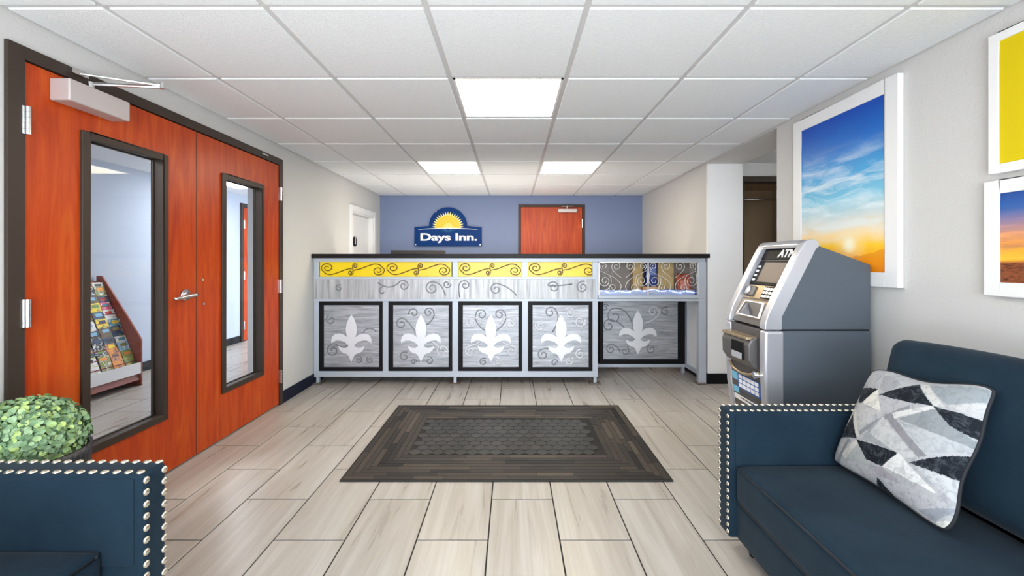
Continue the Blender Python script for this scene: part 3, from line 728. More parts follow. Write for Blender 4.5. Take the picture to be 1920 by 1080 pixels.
# display case on the right of the counter
CX0, CX1, CZ0, CZ1 = fx(1122), fx(1310), fz(553.5), fz(491)
part('case_shelf', B(CX0, 1.86, YC + .004, YC + .34, fz(565) + .002, fz(560.5)), 'frame_grey', rc)
part('case_sill', B(CX0, CX1, YC - .002, YC + .03, fz(560), CZ0), 'frame_grey', rc, bevel=.002)
part('case_back', B(CX0, 1.862, YC + .34, YC + .35, .82, 1.222), plain('case_back_board', S(168, 152, 142), .6), rc)
part('case_pane', B(CX0, CX1, YC + .034, YC + .038, CZ0, CZ1), 'glass', rc)
cmid = fx(1216)
gr = part('case_grille_bar', MB().box(cmid - .006, cmid + .006, YC + .008, YC + .02, CZ0, CZ1).box(CX0, CX0 + .01, YC + .008, YC + .02, CZ0, CZ1).box(CX1 - .01, CX1, YC + .008, YC + .02, CZ0, CZ1).box(CX0, CX1, YC + .008, YC + .02, CZ1 - .008, CZ1), 'scroll_silver', rc)
def zmod(x0, x1, mir):
    out = []
    def T(x, y):
        u = (x - 95) / 390.0; u = 1 - u if mir else u
        return (x0 + u * (x1 - x0), CZ1 - (y - 85) / 250.0 * (CZ1 - CZ0))
    def sp(cx, cy, r, a0, turns, sg): return [T(cx + p[0], cy + p[1]) for p in spiral(0, 0, r, a0, turns, sg, .2)]
    heart = [T(*p) for p in smooth_path([Vector(q) for q in [(308, 205), (338, 182), (368, 155), (384, 125)]], 5)][:-1] + sp(345, 118, 38, .2, 1.5, -1)
    vee = [T(*p) for p in smooth_path([Vector(q) for q in [(475, 152), (420, 178), (360, 205), (320, 240), (308, 272), (318, 298)]], 5)] + sp(374, 280, 38, 2.6, 1.5, -1)[1:]
    side = [T(482, 165), T(478, 180)] + sp(438, 228, 46, -.4, 1.6, 1)[1:]
    side2 = [T(*p) for p in smooth_path([Vector(q) for q in [(400, 190), (386, 225), (400, 275), (440, 302), (480, 318)]], 5)]
    cor = sp(446, 118, 30, 1.2, 1.5, -1)
    return [heart, vee, side, side2, cor]
for x0, x1 in ((CX0 + .008, cmid - .004), (cmid + .004, CX1 - .008)):
    mb = MB()
    for mir in (False, True):
        for path in zmod(x0, x1, mir): mb.tube([(p[0], YC + .014, p[1]) for p in path], .0029, 6)
    part('silver_scroll', mb, 'scroll_silver', rc, True)
# LED rope
led = thing('light_rope', (1.3, YC + .06, .86), 'glowing blue and white rope light inside the glass case', 'rope light')
pth = [(CX0 + .01 + (CX1 - CX0 - .02) * k / 40, YC + .062, CZ0 + .035 + .008 * math.sin(k * .9) - .01 * math.sin(k * .22)) for k in range(41)]
part('rope', MB().tube(pth, .0042, 6), 'led', led, True)
for k in range(1, 40, 3):
    p = pth[k]; part('bulb', MB().tube([(p[0] - .008, p[1] - .006, p[2]), (p[0] + .008, p[1] - .006, p[2])], .0036, 6), 'led_core', led)
part('rope_support', B(CX0 + .01, CX1 - .01, YC + .066, YC + .072, fz(560.5), CZ0 + .045), 'frame_grey', led)
# goods in the case
zsh = fz(560.5)
def carton(name, x0, x1, y0, z1, col, label, dy=.07, z0=None, face=None):
    t = thing(name, ((x0 + x1) / 2, y0 + dy / 2, z0 or zsh), label, 'box')
    part('body', B(x0, x1, y0, y0 + dy, (z0 or zsh) + .0005, z1), plain(name + '_card', S(*col), .55, var=S(*[int(c * .85) for c in col]), vscale=14), t, bevel=.003)
    part('flap', B(x0 + .004, x1 - .004, y0 + .004, y0 + dy - .004, z1, z1 + .003), plain(name + '_flap', S(*[int(c * .8) for c in col]), .6), t)
    if face: part('printed_face', B(x0 + .012, x1 - .012, y0 - .0008, y0, z1 - .12, z1 - .04), plain(name + '_print', S(*face), .5), t)
carton('tall_carton', 1.235, 1.335, YC + .22, 1.20, (236, 196, 130), 'tall tan carton left of the blue package in the case')
carton('blue_package', 1.365, 1.475, YC + .20, 1.17, (44, 62, 142), 'tall blue package in the glass case', face=(120, 140, 200))
carton('wide_carton', 1.495, 1.66, YC + .23, 1.19, (238, 200, 134), 'wide tan carton right of the blue package in the case')
carton('flat_carton', 1.30, 1.47, YC + .10, .935, (232, 172, 104), 'low orange-tan carton lying in front of the blue package')
def snack(x, y, wd, hgt, col, label, rz=0.0, lean=.15, name='snack_bag'):
    t = thing(name, (x, y, zsh), label, 'snack bag', 'snack bags in the glass case')
    mb = rounded(wd / 2, .022, hgt / 2, .018, 6, 0, lambda v, p: (v[0], v[1] * (1.0 - .8 * abs(p[2]) ** 4), v[2]))
    mm = Matrix.Translation((x, y, zsh + hgt / 2 + .002)) @ Matrix.Rotation(rz, 4, 'Z') @ Matrix.Rotation(-lean, 4, 'X')
    part('pouch', mb.xform(mm), plain('snack_' + label.split()[0], S(*col), .3, var=S(*[min(255, c + 50) for c in col]), vscale=25), t, True)
    part('print_patch', MB().box(-wd * .28, wd * .28, -.0235, -.0215, -hgt * .15, hgt * .2).xform(mm), plain('patch_' + label.split()[0], S(*[min(255, c + 90) for c in col]), .4), t)
snack(1.735, YC + .17, .15, .24, (176, 66, 40), 'red snack bag standing at the right end of the glass case', .1)
snack(1.60, YC + .12, .17, .085, (30, 112, 196), 'blue snack bag lying low in front of the wide carton', 0, .5)
snack(1.72, YC + .10, .12, .07, (22, 92, 170), 'deep-blue small bag in front of the red snack bag', 0, .5)
snack(.98, YC + .13, .16, .06, (110, 40, 84), 'plum snack bag lying at the left end of the glass case', 0, .5)
snack(1.15, YC + .12, .15, .07, (86, 34, 66), 'maroon snack bag lying left of the tall tan carton', .1, .5)

# desk and monitor behind the counter
dk = thing('staff_desk', (-.2, 4.8, 0), 'dark staff desk hidden behind the reception counter', 'desk')
part('desk_top', B(-1.9, 1.2, 4.64, 5.15, .74, .78), 'desk', dk)
for x in (-1.88, -.4, 1.16): part('desk_side', B(x, x + .03, 4.66, 5.12, 0.001, .74), 'desk', dk)
part('modesty_panel', B(-1.85, 1.16, 4.66, 4.68, .02, .74), 'desk', dk)
mo = thing('monitor', (-1.05, 4.78, .78), 'dark computer monitor rising just above the black countertop', 'monitor')
part('casing', B(-1.365, -.752, 4.70, 4.745, .96, 1.315), 'monitor', mo, bevel=.006)
part('display', B(-1.35, -.767, 4.745, 4.748, .975, 1.30), 'gloss_black', mo)
part('neck', B(-1.09, -1.02, 4.70, 4.74, .79, .98), 'monitor', mo); part('stand_base', B(-1.18, -.93, 4.66, 4.86, .781, .795), 'monitor', mo, bevel=.004)

# ------------------------------------------------------------------ wall sign
sx, sz = -.931, 1.697
sg = thing('wall_sign', (sx, YB, 1.408), 'blue hotel wall sign with rising yellow sun and white lettering', 'sign')
hw = .49
out = [(sx - hw, 1.408), (sx + hw, 1.408), (sx + hw, 1.688), (sx + hw * .78, 1.697)]
out += [(sx + .278 * math.cos(a), sz + .01 + .27 * math.sin(a)) for a in [PI * k / 24 for k in range(25)]]
out += [(sx - hw * .78, 1.697), (sx - hw, 1.688)]
bd = part('sign_board', MB().prism(out, YB - .03, YB - .004, 'y'), 'sign_blue', sg, bevel=.003)
scz = 1.672
rays = []
NR = 19
for k in range(NR * 2 + 1):
    a = PI * k / (NR * 2); r = .232 if k % 2 else .178
    rays.append((sx + r * math.cos(a), scz + .005 + r * math.sin(a) * 1.02))
part('sun_rays', MB().prism(rays, YB - .0325, YB - .030, 'y'), 'sun_pale', sg)
def half(r, y, mat, nm): part(nm, MB().prism([(sx + r * math.cos(PI * k / 28), scz + .004 + r * math.sin(PI * k / 28)) for k in range(29)], y - .0015, y, 'y'), mat, sg)
half(.185, YB - .0325, 'sun_yellow', 'sun_disc'); half(.07, YB - .034, 'sun_core', 'sun_core')
hz = [(sx + hw * .88 * (k / 12 - 1), 1.652 + .026 * (1 - (k / 12 - 1) ** 2)) for k in range(25)]
hz2 = [(p[0], p[1] - .012 * (1 - (k / 12 - 1) ** 2) - .001) for k, p in enumerate(hz)]
part('horizon_line', MB().prism(hz + hz2[::-1], YB - .036, YB - .030, 'y'), 'text_white', sg)
for k in range(13):
    a = PI + PI * (k + .5) / 13; r = .10
    part('lower_ray', MB().prism([(sx + .03 * math.cos(a - .06), 1.660 + .02 * math.sin(a - .06)), (sx + r * 1.25 * math.cos(a), 1.660 + r * .62 * math.sin(a)), (sx + .03 * math.cos(a + .06), 1.660 + .02 * math.sin(a + .06))], YB - .0315, YB - .030, 'y'), 'sign_teal', sg)
me = text_mesh('Days Inn.', .825, .14, .006, .03, .98)
me.transform(Matrix.Translation((sx + .012, YB - .033, 1.527)) @ Matrix.Rotation(PI / 2, 4, 'X'))
letters(me, 'text_white', sg)
for x in (sx - hw + .022, sx + hw - .022): part('screw', MB().cyl((x, YB - .034, 1.432), (x, YB - .028, 1.432), .008, 10), 'chrome', sg)
part('screw', MB().cyl((sx - .17, YB - .034, 1.91), (sx - .17, YB - .028, 1.91), .008, 10), 'chrome', sg)

# ------------------------------------------------------------------ framed pictures on the right wall
def sky_print(name, y_far, wd, z0, hgt, stops, sun, streak, ground=None):
    t = NT(name); tc = t.node('ShaderNodeTexCoord'); sp = t.node('ShaderNodeSeparateXYZ'); t.l.new(tc.outputs['Object'], sp.inputs[0])
    u = t.math('DIVIDE', t.math('SUBTRACT', y_far, sp.outputs[1]), wd)
    v = t.math('DIVIDE', t.math('SUBTRACT', sp.outputs[2], z0), hgt)
    n0 = t.noise(t.coords((1, 2, 5)), 2.2, 4)
    vv = t.math('ADD', v, t.math('MULTIPLY', t.math('SUBTRACT', n0, .5), .07))
    c = t.ramp(vv, stops)
    cb = t.node('ShaderNodeCombineXYZ'); t.l.new(u, cb.inputs[0]); t.l.new(v, cb.inputs[1])
    mp = t.node('ShaderNodeMapping'); mp.inputs['Rotation'].default_value = (0, 0, -streak[2]); mp.inputs['Scale'].default_value = (1.1, 7.0, 1); t.l.new(cb.outputs[0], mp.inputs[0])
    n = t.noise(mp.outputs[0], streak[3], 6, .62, .7)
    m = t.ramp(n, [(.43, (0, 0, 0, 1)), (.68, (1, 1, 1, 1))])
    win = t.ramp(v, [(streak[0] - .12, (0, 0, 0, 1)), (streak[0], (1, 1, 1, 1)), (streak[1] - .15, (1, 1, 1, 1)), (min(1, streak[1] + .12), (0, 0, 0, 1))])
    c = t.mix(t.math('MULTIPLY', t.math('MULTIPLY', m, win), streak[4]), c, S(*streak[5]))
    if ground: 
        gn = t.noise(t.coords((1, 12, 40)), 3, 5, .7)
        g = t.ramp(gn, [(.35, S(70, 34, 22)), (.6, S(150, 84, 50)), (.75, S(40, 30, 40))])
        c = t.mix(t.math('LESS_THAN', v, ground), c, g)
    du = t.math('SUBTRACT', u, sun[0]); dv = t.math('MULTIPLY', t.math('SUBTRACT', v, sun[1]), hgt / wd)
    d = t.math('SQRT', t.math('ADD', t.math('MULTIPLY', du, du), t.math('MULTIPLY', dv, dv)))
    c = t.mix(t.ramp(d, [(sun[2] * .3, (1, 1, 1, 1)), (sun[2], (.25, .25, .25, 1)), (sun[2] * 2.2, (0, 0, 0, 1))]), c, S(255, 246, 215))
    if name.startswith('sunrise'):
        hn = t.noise(t.coords((1, 3, 1)), 3, 3)
        hill = t.math('ADD', t.math('MULTIPLY', t.math('SUBTRACT', u, .35), .16), t.math('MULTIPLY', hn, .06))
        c = t.mix(t.math('MULTIPLY', t.math('LESS_THAN', v, hill), .45), c, S(214, 110, 20))
    return t.set(c, .35, 0, .3)
def picture(name, label, y0, y1, z0, z1, b, mat, depth=.03):
    xf = XR - depth
    t = thing(name, (XR, (y0 + y1) / 2, z0), label, 'picture', 'white framed pictures')
    fr = MB().box(xf, XR - .001, y0, y0 + b, z0, z1).box(xf, XR - .001, y1 - b, y1, z0, z1).box(xf, XR - .001, y0 + b, y1 - b, z0, z0 + b).box(xf, XR - .001, y0 + b, y1 - b, z1 - b, z1)
    part('frame', fr, 'white', t, bevel=.002)
    part('print', B(xf + .006, XR - .004, y0 + b - .002, y1 - b + .002, z0 + b - .002, z1 - b + .002), mat, t)
m1 = sky_print('sunrise_print', 2.69, .61, CAMZ - .053, .89, [(0, S(238, 142, 16)), (.07, S(250, 168, 14)), (.16, S(255, 204, 52)), (.23, S(250, 222, 170)), (.33, S(214, 222, 220)), (.45, S(126, 200, 226)), (.6, S(56, 160, 216)), (.78, S(14, 112, 200)), (1, S(6, 72, 178))],
               (.62, .165, .09), (.28, .70, .66, 1.9, .85, (228, 240, 246)))
picture('framed_picture', 'large white framed picture of a blue sky over a sunrise, behind the cash machine', 2.013, 2.762, CAMZ - .128, CAMZ + .907, .072, m1)
picture('framed_picture', 'white framed plain yellow print above the sunset picture', 1.18, 1.632, CAMZ + .337, CAMZ + .873, .034, plain('yellow_print', S(216, 192, 2), .5, spec=.2))
m3 = sky_print('beach_print', 1.59, .47, CAMZ - .089, .35, [(0, S(120, 60, 34)), (.24, S(170, 90, 40)), (.28, S(250, 190, 60)), (.42, S(246, 160, 50)), (.55, S(232, 160, 110)), (.68, S(150, 130, 160)), (.82, S(50, 100, 170)), (1, S(20, 70, 150))],
               (.42, .30, .10), (.4, .85, .1, 2.0, .5, (90, 90, 120)), .24)
picture('framed_picture', 'white framed picture of a sunset beach below the yellow print', 1.07, 1.647, CAMZ - .132, CAMZ + .31, .052, m3)

# ------------------------------------------------------------------ cash machine
AY0, AY1 = 2.15, 2.55
am = thing('cash_machine', (1.6, 2.35, 0), 'silver and grey free-standing cash machine against the right wall', 'cash machine')
SPL = .834
part('upper_cabinet', MB().prism([(1.385, SPL + .003), (1.385, .90), (1.42, .985), (1.562, 1.262), (1.59, 1.268), (1.850, 1.172), (1.850, SPL + .003)], AY0 + .008, AY1 - .008, 'y'), 'atm_side', am, bevel=.006)
part('lower_cabinet', B(1.385, 1.850, AY0 + .008, AY1 - .008, .04, SPL - .003), 'atm_side', am, bevel=.005)
part('cabinet_joint', B(1.39, 1.845, AY0 + .012, AY1 - .012, SPL - .004, SPL + .004), 'gloss_black', am)
part('plinth', B(1.40, 1.85, AY0 + .03, AY1 - .03, 0.001, .04), 'gloss_black', am)
outer = [Vector(p) for p in [(1.30, SPL + .003), (1.301, .87), (1.315, .915), (1.345, .98), (1.40, 1.09), (1.455, 1.20), (1.492, 1.268), (1.512, 1.295), (1.54, 1.304), (1.568, 1.296), (1.582, 1.272)]]
outer = [tuple(p) for p in smooth_path(outer, 4)]
inner = [(1.575, 1.262), (1.565, 1.255), (1.43, .985), (1.39, .905), (1.388, SPL + .003)]
for ya_ in (AY0, AY1 - .05): part('upper_bezel', MB().prism(outer + inner, ya_, ya_ + .05, 'y'), 'atm_silver', am, bevel=.014, seg=4)
top = [p for p in outer if p[1] > 1.276]
part('bezel_crown', MB().prism(top + [(1.575, 1.262), (1.53, 1.262), (1.50, 1.262)], AY0 + .03, AY1 - .03, 'y'), 'atm_silver', am, bevel=.004)
lo = [(1.30, SPL - .003), (1.299, .62), (1.305, .48), (1.322, .36), (1.345, .27), (1.36, .20), (1.365, .05), (1.40, .05), (1.40, SPL - .003)]
for ya_ in (AY0, AY1 - .055): part('lower_bezel', MB().prism(lo, ya_, ya_ + .055, 'y'), 'atm_silver', am, bevel=.014, seg=4)
lo2 = [(p[0] + .008, p[1]) for p in lo[:7]] + lo[7:]
part('lower_fascia', MB().prism(lo2, AY0 + .05, AY1 - .05, 'y'), 'atm_dark', am, bevel=.004)
# slanted fascia in local coordinates: u to the right seen from the front, v up the slope, d outwards
A = Vector((1.322, AY1, .875)); ev = Vector((.176, 0, .352)).normalized(); eu = Vector((0, -1, 0)); en = eu.cross(ev)
FM = Matrix(((eu.x, ev.x, en.x, A.x), (eu.y, ev.y, en.y, A.y), (eu.z, ev.z, en.z, A.z), (0, 0, 0, 1)))
def fp(name, u0, u1, v0, v1, d0, d1, mat, parent=am, bevel=0.0, label=None): return part(name, MB().box(u0, u1, v0, v1, d0, d1).xform(FM), mat, parent, bevel=bevel, label=label)
fas = fp('upper_fascia', .048, .352, -.03, .445, -.06, -.008, 'atm_dark')
sgp = fp('sign_panel', .05, .35, .365, .44, -.02, -.002, 'gloss_black', label='black header reading ATM')
me = text_mesh('ATM', .135, .05, .003, .025); me.transform(FM @ Matrix.Translation((.262, .402, -.001)))
letters(me, 'text_white', sgp)
sb = fp('screen_surround', .05, .35, .205, .358, -.02, -.003, 'gloss_black', bevel=.003)
fp('screen', .112, .335, .222, .346, -.004, -.001, 'screen', sb)
for k in range(4):
    fp('screen_button', .066, .086, .226 + k * .028, .241 + k * .028, -.004, .003, 'text_white', sb, .002)
kp = fp('keypad_panel', .05, .35, .118, .202, -.02, -.004, 'atm_gold', bevel=.003)
for r_ in range(3):
    for c_ in range(4): fp('key', .225 + c_ * .027, .246 + c_ * .027, .128 + r_ * .022, .145 + r_ * .022, -.004, .004, 'chrome', kp, .002)
fp('key_bed', .218, .338, .123, .196, -.004, -.001, 'gloss_black', kp)
cr = fp('card_reader', .065, .145, .128, .192, -.006, .008, 'atm_dark', bevel=.006)
part('card_slot', MB().lathe(0, 0, [(.022, .008), (.022, .012), (.018, .014)], 20).xform(FM @ Matrix.Translation((.093, .16, 0)) @ Matrix.Scale(1.2, 4, (0, 1, 0))), 'atm_silver', cr, True)
rp = fp('receipt_recess', .055, .345, .0, .112, -.02, -.004, 'atm_gold', bevel=.004)
ring = [(.075, .005), (.315, .005), (.29, .1), (.10, .1)]
part('recess_surround', MB().prism(ring, -.004, .004, 'z').xform(FM), 'atm_silver', rp, bevel=.002)
def inset(pts, k):
    cx = sum(p[0] for p in pts) / len(pts); cy = sum(p[1] for p in pts) / len(pts); return [(cx + (p[0] - cx) * k, cy + (p[1] - cy) * k) for p in pts]
part('recess_light', MB().prism(inset(ring, .93), .003, .0048, 'z').xform(FM), 'recess_glow', rp)
part('recess_pocket', MB().prism(inset(ring, .84), .004, .0058, 'z').xform(FM), 'atm_dark', rp)
part('receipt_hood', MB().add([(.11, .012, .006), (.23, .012, .006), (.14, .088, .006), (.20, .045, .04)], [(0, 1, 3), (1, 2, 3), (0, 3, 2), (0, 2, 1)]).xform(FM), 'atm_silver', rp)
# lower front: cash dispenser, sticker, lock
dp = part('cash_dispenser', MB().prism([(1.31, .79), (1.268, .77), (1.255, .74), (1.258, .66), (1.285, .62), (1.31, .61)], AY0 + .075, AY1 - .045, 'y'), 'atm_dark', am, bevel=.008, seg=3)
part('dispenser_lip', B(1.252, 1.31, AY0 + .085, AY1 - .055, .768, .786), 'atm_gold', dp, bevel=.004)
part('dispenser_mouth', B(1.250, 1.262, AY0 + .12, AY0 + .24, .655, .748), 'gloss_black', dp, bevel=.003)
part('dispenser_chute', B(1.246, 1.258, AY0 + .13, AY0 + .23, .655, .69), 'atm_silver', dp, bevel=.003)
part('lower_trim', MB().tube([(1.298, AY0 + .05, .60), (1.285, AY0 + .12, .575), (1.282, AY0 + .2, .565), (1.285, AY1 - .12, .575), (1.298, AY1 - .05, .60)], .008, 8), 'atm_gold', am, True)
part('lock', MB().cyl((1.305, AY0 + .068, .588), (1.283, AY0 + .068, .588), .021, 20).cyl((1.283, AY0 + .068, .588), (1.279, AY0 + .068, .588), .012, 16), 'chrome', am, label='round chrome lock')
def lowx(z):
    for (xa, za), (xb, zb_) in zip(lo2, lo2[1:7]):
        if zb_ <= z <= za: return xa + (xb - xa) * (za - z) / (za - zb_)
    return 1.31
zs0, zs1 = .385, .545
def stk(name, ya, yb, za, zb_, mat, d, parent):
    return part(name, MB().add([(lowx(za) - d, ya, za), (lowx(za) - d, yb, za), (lowx(zb_) - d, yb, zb_), (lowx(zb_) - d, ya, zb_), (lowx(za) + .004, ya, za), (lowx(za) + .004, yb, za), (lowx(zb_) + .004, yb, zb_), (lowx(zb_) + .004, ya, zb_)],
                                [(0, 1, 2, 3), (4, 5, 6, 7), (0, 1, 5, 4), (2, 3, 7, 6), (1, 2, 6, 5), (0, 3, 7, 4)]), mat, parent)
blu = plain('sticker_blue', S(40, 96, 176), .4); lbl = plain('sticker_light_blue', S(120, 190, 224), .4)
sk = stk('sticker', AY0 + .06, AY1 - .06, zs0, zs1, 'white', .0012, am); sk['label'] = 'blue and white card logo sticker'
stk('sticker_side_band', AY1 - .12, AY1 - .06, zs0 + .04, zs1, lbl, .002, sk)
stk('sticker_blue_field', AY0 + .06, AY1 - .12, zs0 + .075, zs1, blu, .002, sk)
for r_ in range(3):
    for c_ in range(5): stk('card_logo', AY0 + .075 + c_ * .04, AY0 + .108 + c_ * .04, zs0 + .083 + r_ * .026, zs0 + .103 + r_ * .026, 'text_white', .0028, sk)
for r_ in range(3): stk('sticker_text_line', AY0 + .075, AY1 - .13, zs0 + .015 + r_ * .018, zs0 + .021 + r_ * .018, 'atm_side', .002, sk)

# ------------------------------------------------------------------ sofa and armchair
def dome(r):
    return MB().lathe(0, 0, [(r, -.001), (r, .001), (r * .8, r * .38), (r * .4, r * .56), (r * .08, r * .6)], 12).mesh('nailhead', True)
nail_s = dome(.0088); nail_s.materials.append(M['nail'])
nail_c = dome(.0105); nail_c.materials.append(M['nail'])
def seat(root, sx_, xf, xb, ya, yb, arm_t, nail, sp, back_top, cush_n, seat_in, side_vis):
    """sx_=+1: front faces -X (sofa); -1: front faces +X (chair).  Local depth runs from xf (front) to xb (back)."""
    zb_, za, zs = .07, .583, .376
    def bx(x0, x1): return (min(x0, x1), max(x0, x1))
    # arms
    for y0, y1, vis in ((yb - arm_t, yb, True), (ya, ya + arm_t, False)):
        x0, x1 = bx(xf, xb - sx_ * .06); h = ((x1 - x0) / 2, arm_t / 2, (za - zb_) / 2)
        mb = rounded(h[0], h[1], h[2], .014, 6).xform(Matrix.Translation(((x0 + x1) / 2, (y0 + y1) / 2, (za + zb_) / 2)))
        arm = part('arm', mb, 'sofa', root, True)
        # padded inside face
        iy = y0 if vis else y1
        hx = (abs(xb - xf) - .12) / 2
        pm = rounded(hx, .006, .125, .0055, 5).xform(Matrix.Translation((xf + sx_ * (.024 + hx), iy, za - .137)))
        part('arm_pad', pm, 'sofa', arm, True)
        for yy in (y0 + .0105, y1 - .0105):
            z = za - .022
            while z > zb_ + .02:
                piece('nailhead', nail, arm, (xf, yy, z), (0, -sx_ * PI / 2, 0)); z -= sp
            x = .016
            while x < abs(xb - xf) - .12:
                piece('nailhead', nail, arm, (xf + sx_ * x, yy, za), None); x += sp
    iy0, iy1 = ya + arm_t, yb - arm_t
    x0, x1 = bx(xf + sx_ * .03, xb - sx_ * .05)
    part('base', rounded((x1 - x0) / 2, (iy1 - iy0) / 2 + .003, .075, .012, 4).xform(Matrix.Translation(((x0 + x1) / 2, (iy0 + iy1) / 2, .145))), 'sofa', root, True)
    # seat cushions
    cl_ = (iy1 - iy0) / cush_n; cf, cb = xf + sx_ * seat_in, xf + sx_ * (seat_in + .60)
    for k in range(cush_n):
        yc = iy0 + cl_ * (k + .5); hx, hy, hz_ = .30, cl_ / 2 - .002, .076
        mm = Matrix.Translation(((cf + cb) / 2, yc, zs - .079))
        cu = part('seat_cushion', rounded(hx, hy, hz_, .028, 10, .014).xform(mm), 'sofa', root, True)
        for zz in (zs - .014, zs - .146):
            ring_ = []
            for cxx, cyy, a0 in ((hx - .03, hy - .03, 0), (-hx + .03, hy - .03, PI / 2), (-hx + .03, -hy + .03, PI), (hx - .03, -hy + .03, 1.5 * PI)):
                for q in range(5): ring_.append(((cf + cb) / 2 + cxx + .026 * math.cos(a0 + PI / 8 * q), yc + cyy + .026 * math.sin(a0 + PI / 8 * q), zz))
            ring_.append(ring_[0])
            part('piping', MB().tube(ring_, .005, 6), 'piping', cu, True)
        # back cushion, leaning
        bh = (back_top - zs + .02) / 2
        def shape(v, p):
            bul = .02 * (1 - p[1] ** 2) * (1 - p[2] ** 2)
            return (v[0] + (-bul if p[0] < 0 else 0), v[1], v[2] + .015 * (1 - p[1] ** 2) * (1 if p[2] > .5 else 0))
        mb = rounded(.105, hy, bh, .05, 9, 0, shape)
        if sx_ < 0: mb.xform(Matrix.Rotation(PI, 4, 'Z'))
        bx_c = xf + sx_ * (.525 + .105 + .055)
        mb.xform(Matrix.Translation((bx_c, yc, zs + .006 + bh)) @ Matrix.Rotation(sx_ * math.radians(13), 4, 'Y'))
        part('back_cushion', mb, 'sofa', root, True)
    x0, x1 = bx(xb - sx_ * .13, xb)
    part('back_frame', rounded((x1 - x0) / 2, (yb - ya) / 2 - .004, (.68 - zb_) / 2, .02, 5).xform(Matrix.Translation(((x0 + x1) / 2, (ya + yb) / 2, (.68 + zb_) / 2))), 'sofa', root, True)
    for xx in (xf + sx_ * .10, xb - sx_ * .08):
        for yy in (ya + .09, yb - .09): part('leg', MB().lathe(xx, yy, [(.018, .001), (.026, .075)], 12), 'panel_black', root)
so = thing('sofa', (1.37, .95, 0), 'dark teal velvet sofa with nailhead arms under the framed pictures', 'sofa')
seat(so, 1, .878, 1.868, .12, 1.78, .088, nail_s, .0275, .845, 2, .02, True)
ch = thing('armchair', (-1.48, .85, 0), 'dark teal velvet armchair with nailhead arms in front of the potted plant', 'armchair')
seat(ch, -1, -1.052, -1.90, .40, 1.277, .083, nail_c, .0345, .82, 1, .105, True)

# patterned pillow
pw = thing('pillow', (1.3, 1.45, .38), 'geometric grey, white and black pillow leaning on the dark sofa', 'pillow')
cBL, cBR, cTL, cTR = Vector((1.275, 1.668, .398)), Vector((1.262, 1.215, .398)), Vector((1.425, 1.655, .765)), Vector((1.46, 1.262, .805))
iTL, iTR, iBR, iBL = (765, 140), (1352, 262), (1125, 918), (580, 545)
def pnt(u, v):   # u 0..1 left to right, v 0..1 bottom to top
    return cBL.lerp(cBR, u).lerp(cTL.lerp(cTR, u), v)
nrm = (cBR - cBL).cross(cTL - cBL).normalized()
if nrm.x > 0: nrm = -nrm
polys = [
 ((200, 200, 202), [(740, 310), (920, 385), (800, 480), (725, 350)]), ((150, 152, 158), [(800, 470), (1070, 352), (1060, 385), (810, 490)]),
 ((168, 172, 176), [(820, 510), (930, 412), (1000, 560), (985, 590)]), ((206, 206, 208), [(870, 490), (940, 410), (1085, 610), (1040, 625)]),
 ((150, 148, 154), [(945, 400), (985, 395), (1135, 605), (1095, 615)]), ((222, 222, 222), [(985, 395), (1155, 362), (1165, 378), (1000, 428)]),
 ((150, 156, 160), [(1020, 430), (1165, 378), (1280, 535), (1255, 545)]), ((190, 194, 198), [(1010, 432), (1255, 545), (1130, 610)]),
 ((172, 172, 178), [(870, 190), (930, 195), (985, 235), (930, 285), (880, 260)]), ((186, 188, 192), [(735, 215), (860, 190), (880, 262), (725, 236)]),
 ((160, 168, 174), [(1105, 240), (1345, 270), (1365, 330), (1205, 362)]), ((214, 214, 212), [(1070, 228), (1110, 235), (1200, 372), (1160, 365)]),
 ((205, 205, 206), [(1205, 362), (1365, 330), (1300, 420)]), ((178, 180, 184), [(700, 235), (735, 300), (745, 345), (660, 320)]),
 ((220, 218, 210), [(660, 325), (745, 345), (640, 440)]), ((215, 214, 208), [(728, 360), (750, 350), (805, 490), (785, 500)]),
 ((206, 206, 206), [(640, 455), (720, 490), (640, 545), (600, 540)]), ((150, 152, 158), [(720, 485), (740, 495), (625, 590), (605, 570)]),
 ((222, 220, 214), [(670, 545), (785, 505), (800, 525), (690, 580)]), ((186, 190, 190), [(700, 580), (800, 525), (860, 640), (850, 650)]),
 ((198, 198, 202), [(700, 580), (850, 650), (840, 720), (760, 690)]), ((176, 172, 180), [(860, 640), (915, 655), (1010, 745), (990, 790), (875, 690)]),
 ((238, 238, 238), [(915, 650), (1015, 597), (1130, 760)]), ((196, 196, 202), [(880, 690), (1180, 800), (1040, 830), (930, 780)]),
 ((206, 208, 212), [(1070, 650), (1200, 695), (1180, 790)]), ((160, 166, 176), [(1030, 830), (1180, 800), (1090, 880)]), ((228, 226, 220), [(1090, 880), (1180, 850), (1160, 930), (1110, 915)]),
 ((236, 234, 226), [(785, 322), (872, 262), (922, 382)]),
 ((22, 28, 38), [(720, 233), (872, 262), (783, 322), (745, 310)]), ((22, 28, 38), [(890, 293), (1067, 228), (1158, 366)]), ((22, 28, 38), [(630, 448), (727, 363), (792, 503)]),
 ((22, 28, 38), [(788, 507), (1012, 595), (915, 652), (838, 612)]), ((22, 28, 38), [(1158, 368), (1300, 420), (1282, 515), (1210, 462)]), ((22, 28, 38), [(1052, 640), (1258, 576), (1205, 692)]), ((22, 28, 38), [(838, 730), (872, 694), (930, 785)])]
def inside(pt, poly):
    x, y = pt; r = False; j = len(poly) - 1
    for i in range(len(poly)):
        xi, yi = poly[i]; xj, yj = poly[j]
        if (yi > y) != (yj > y) and x < (xj - xi) * (y - yi) / (yj - yi) + xi: r = not r
        j = i
    return r
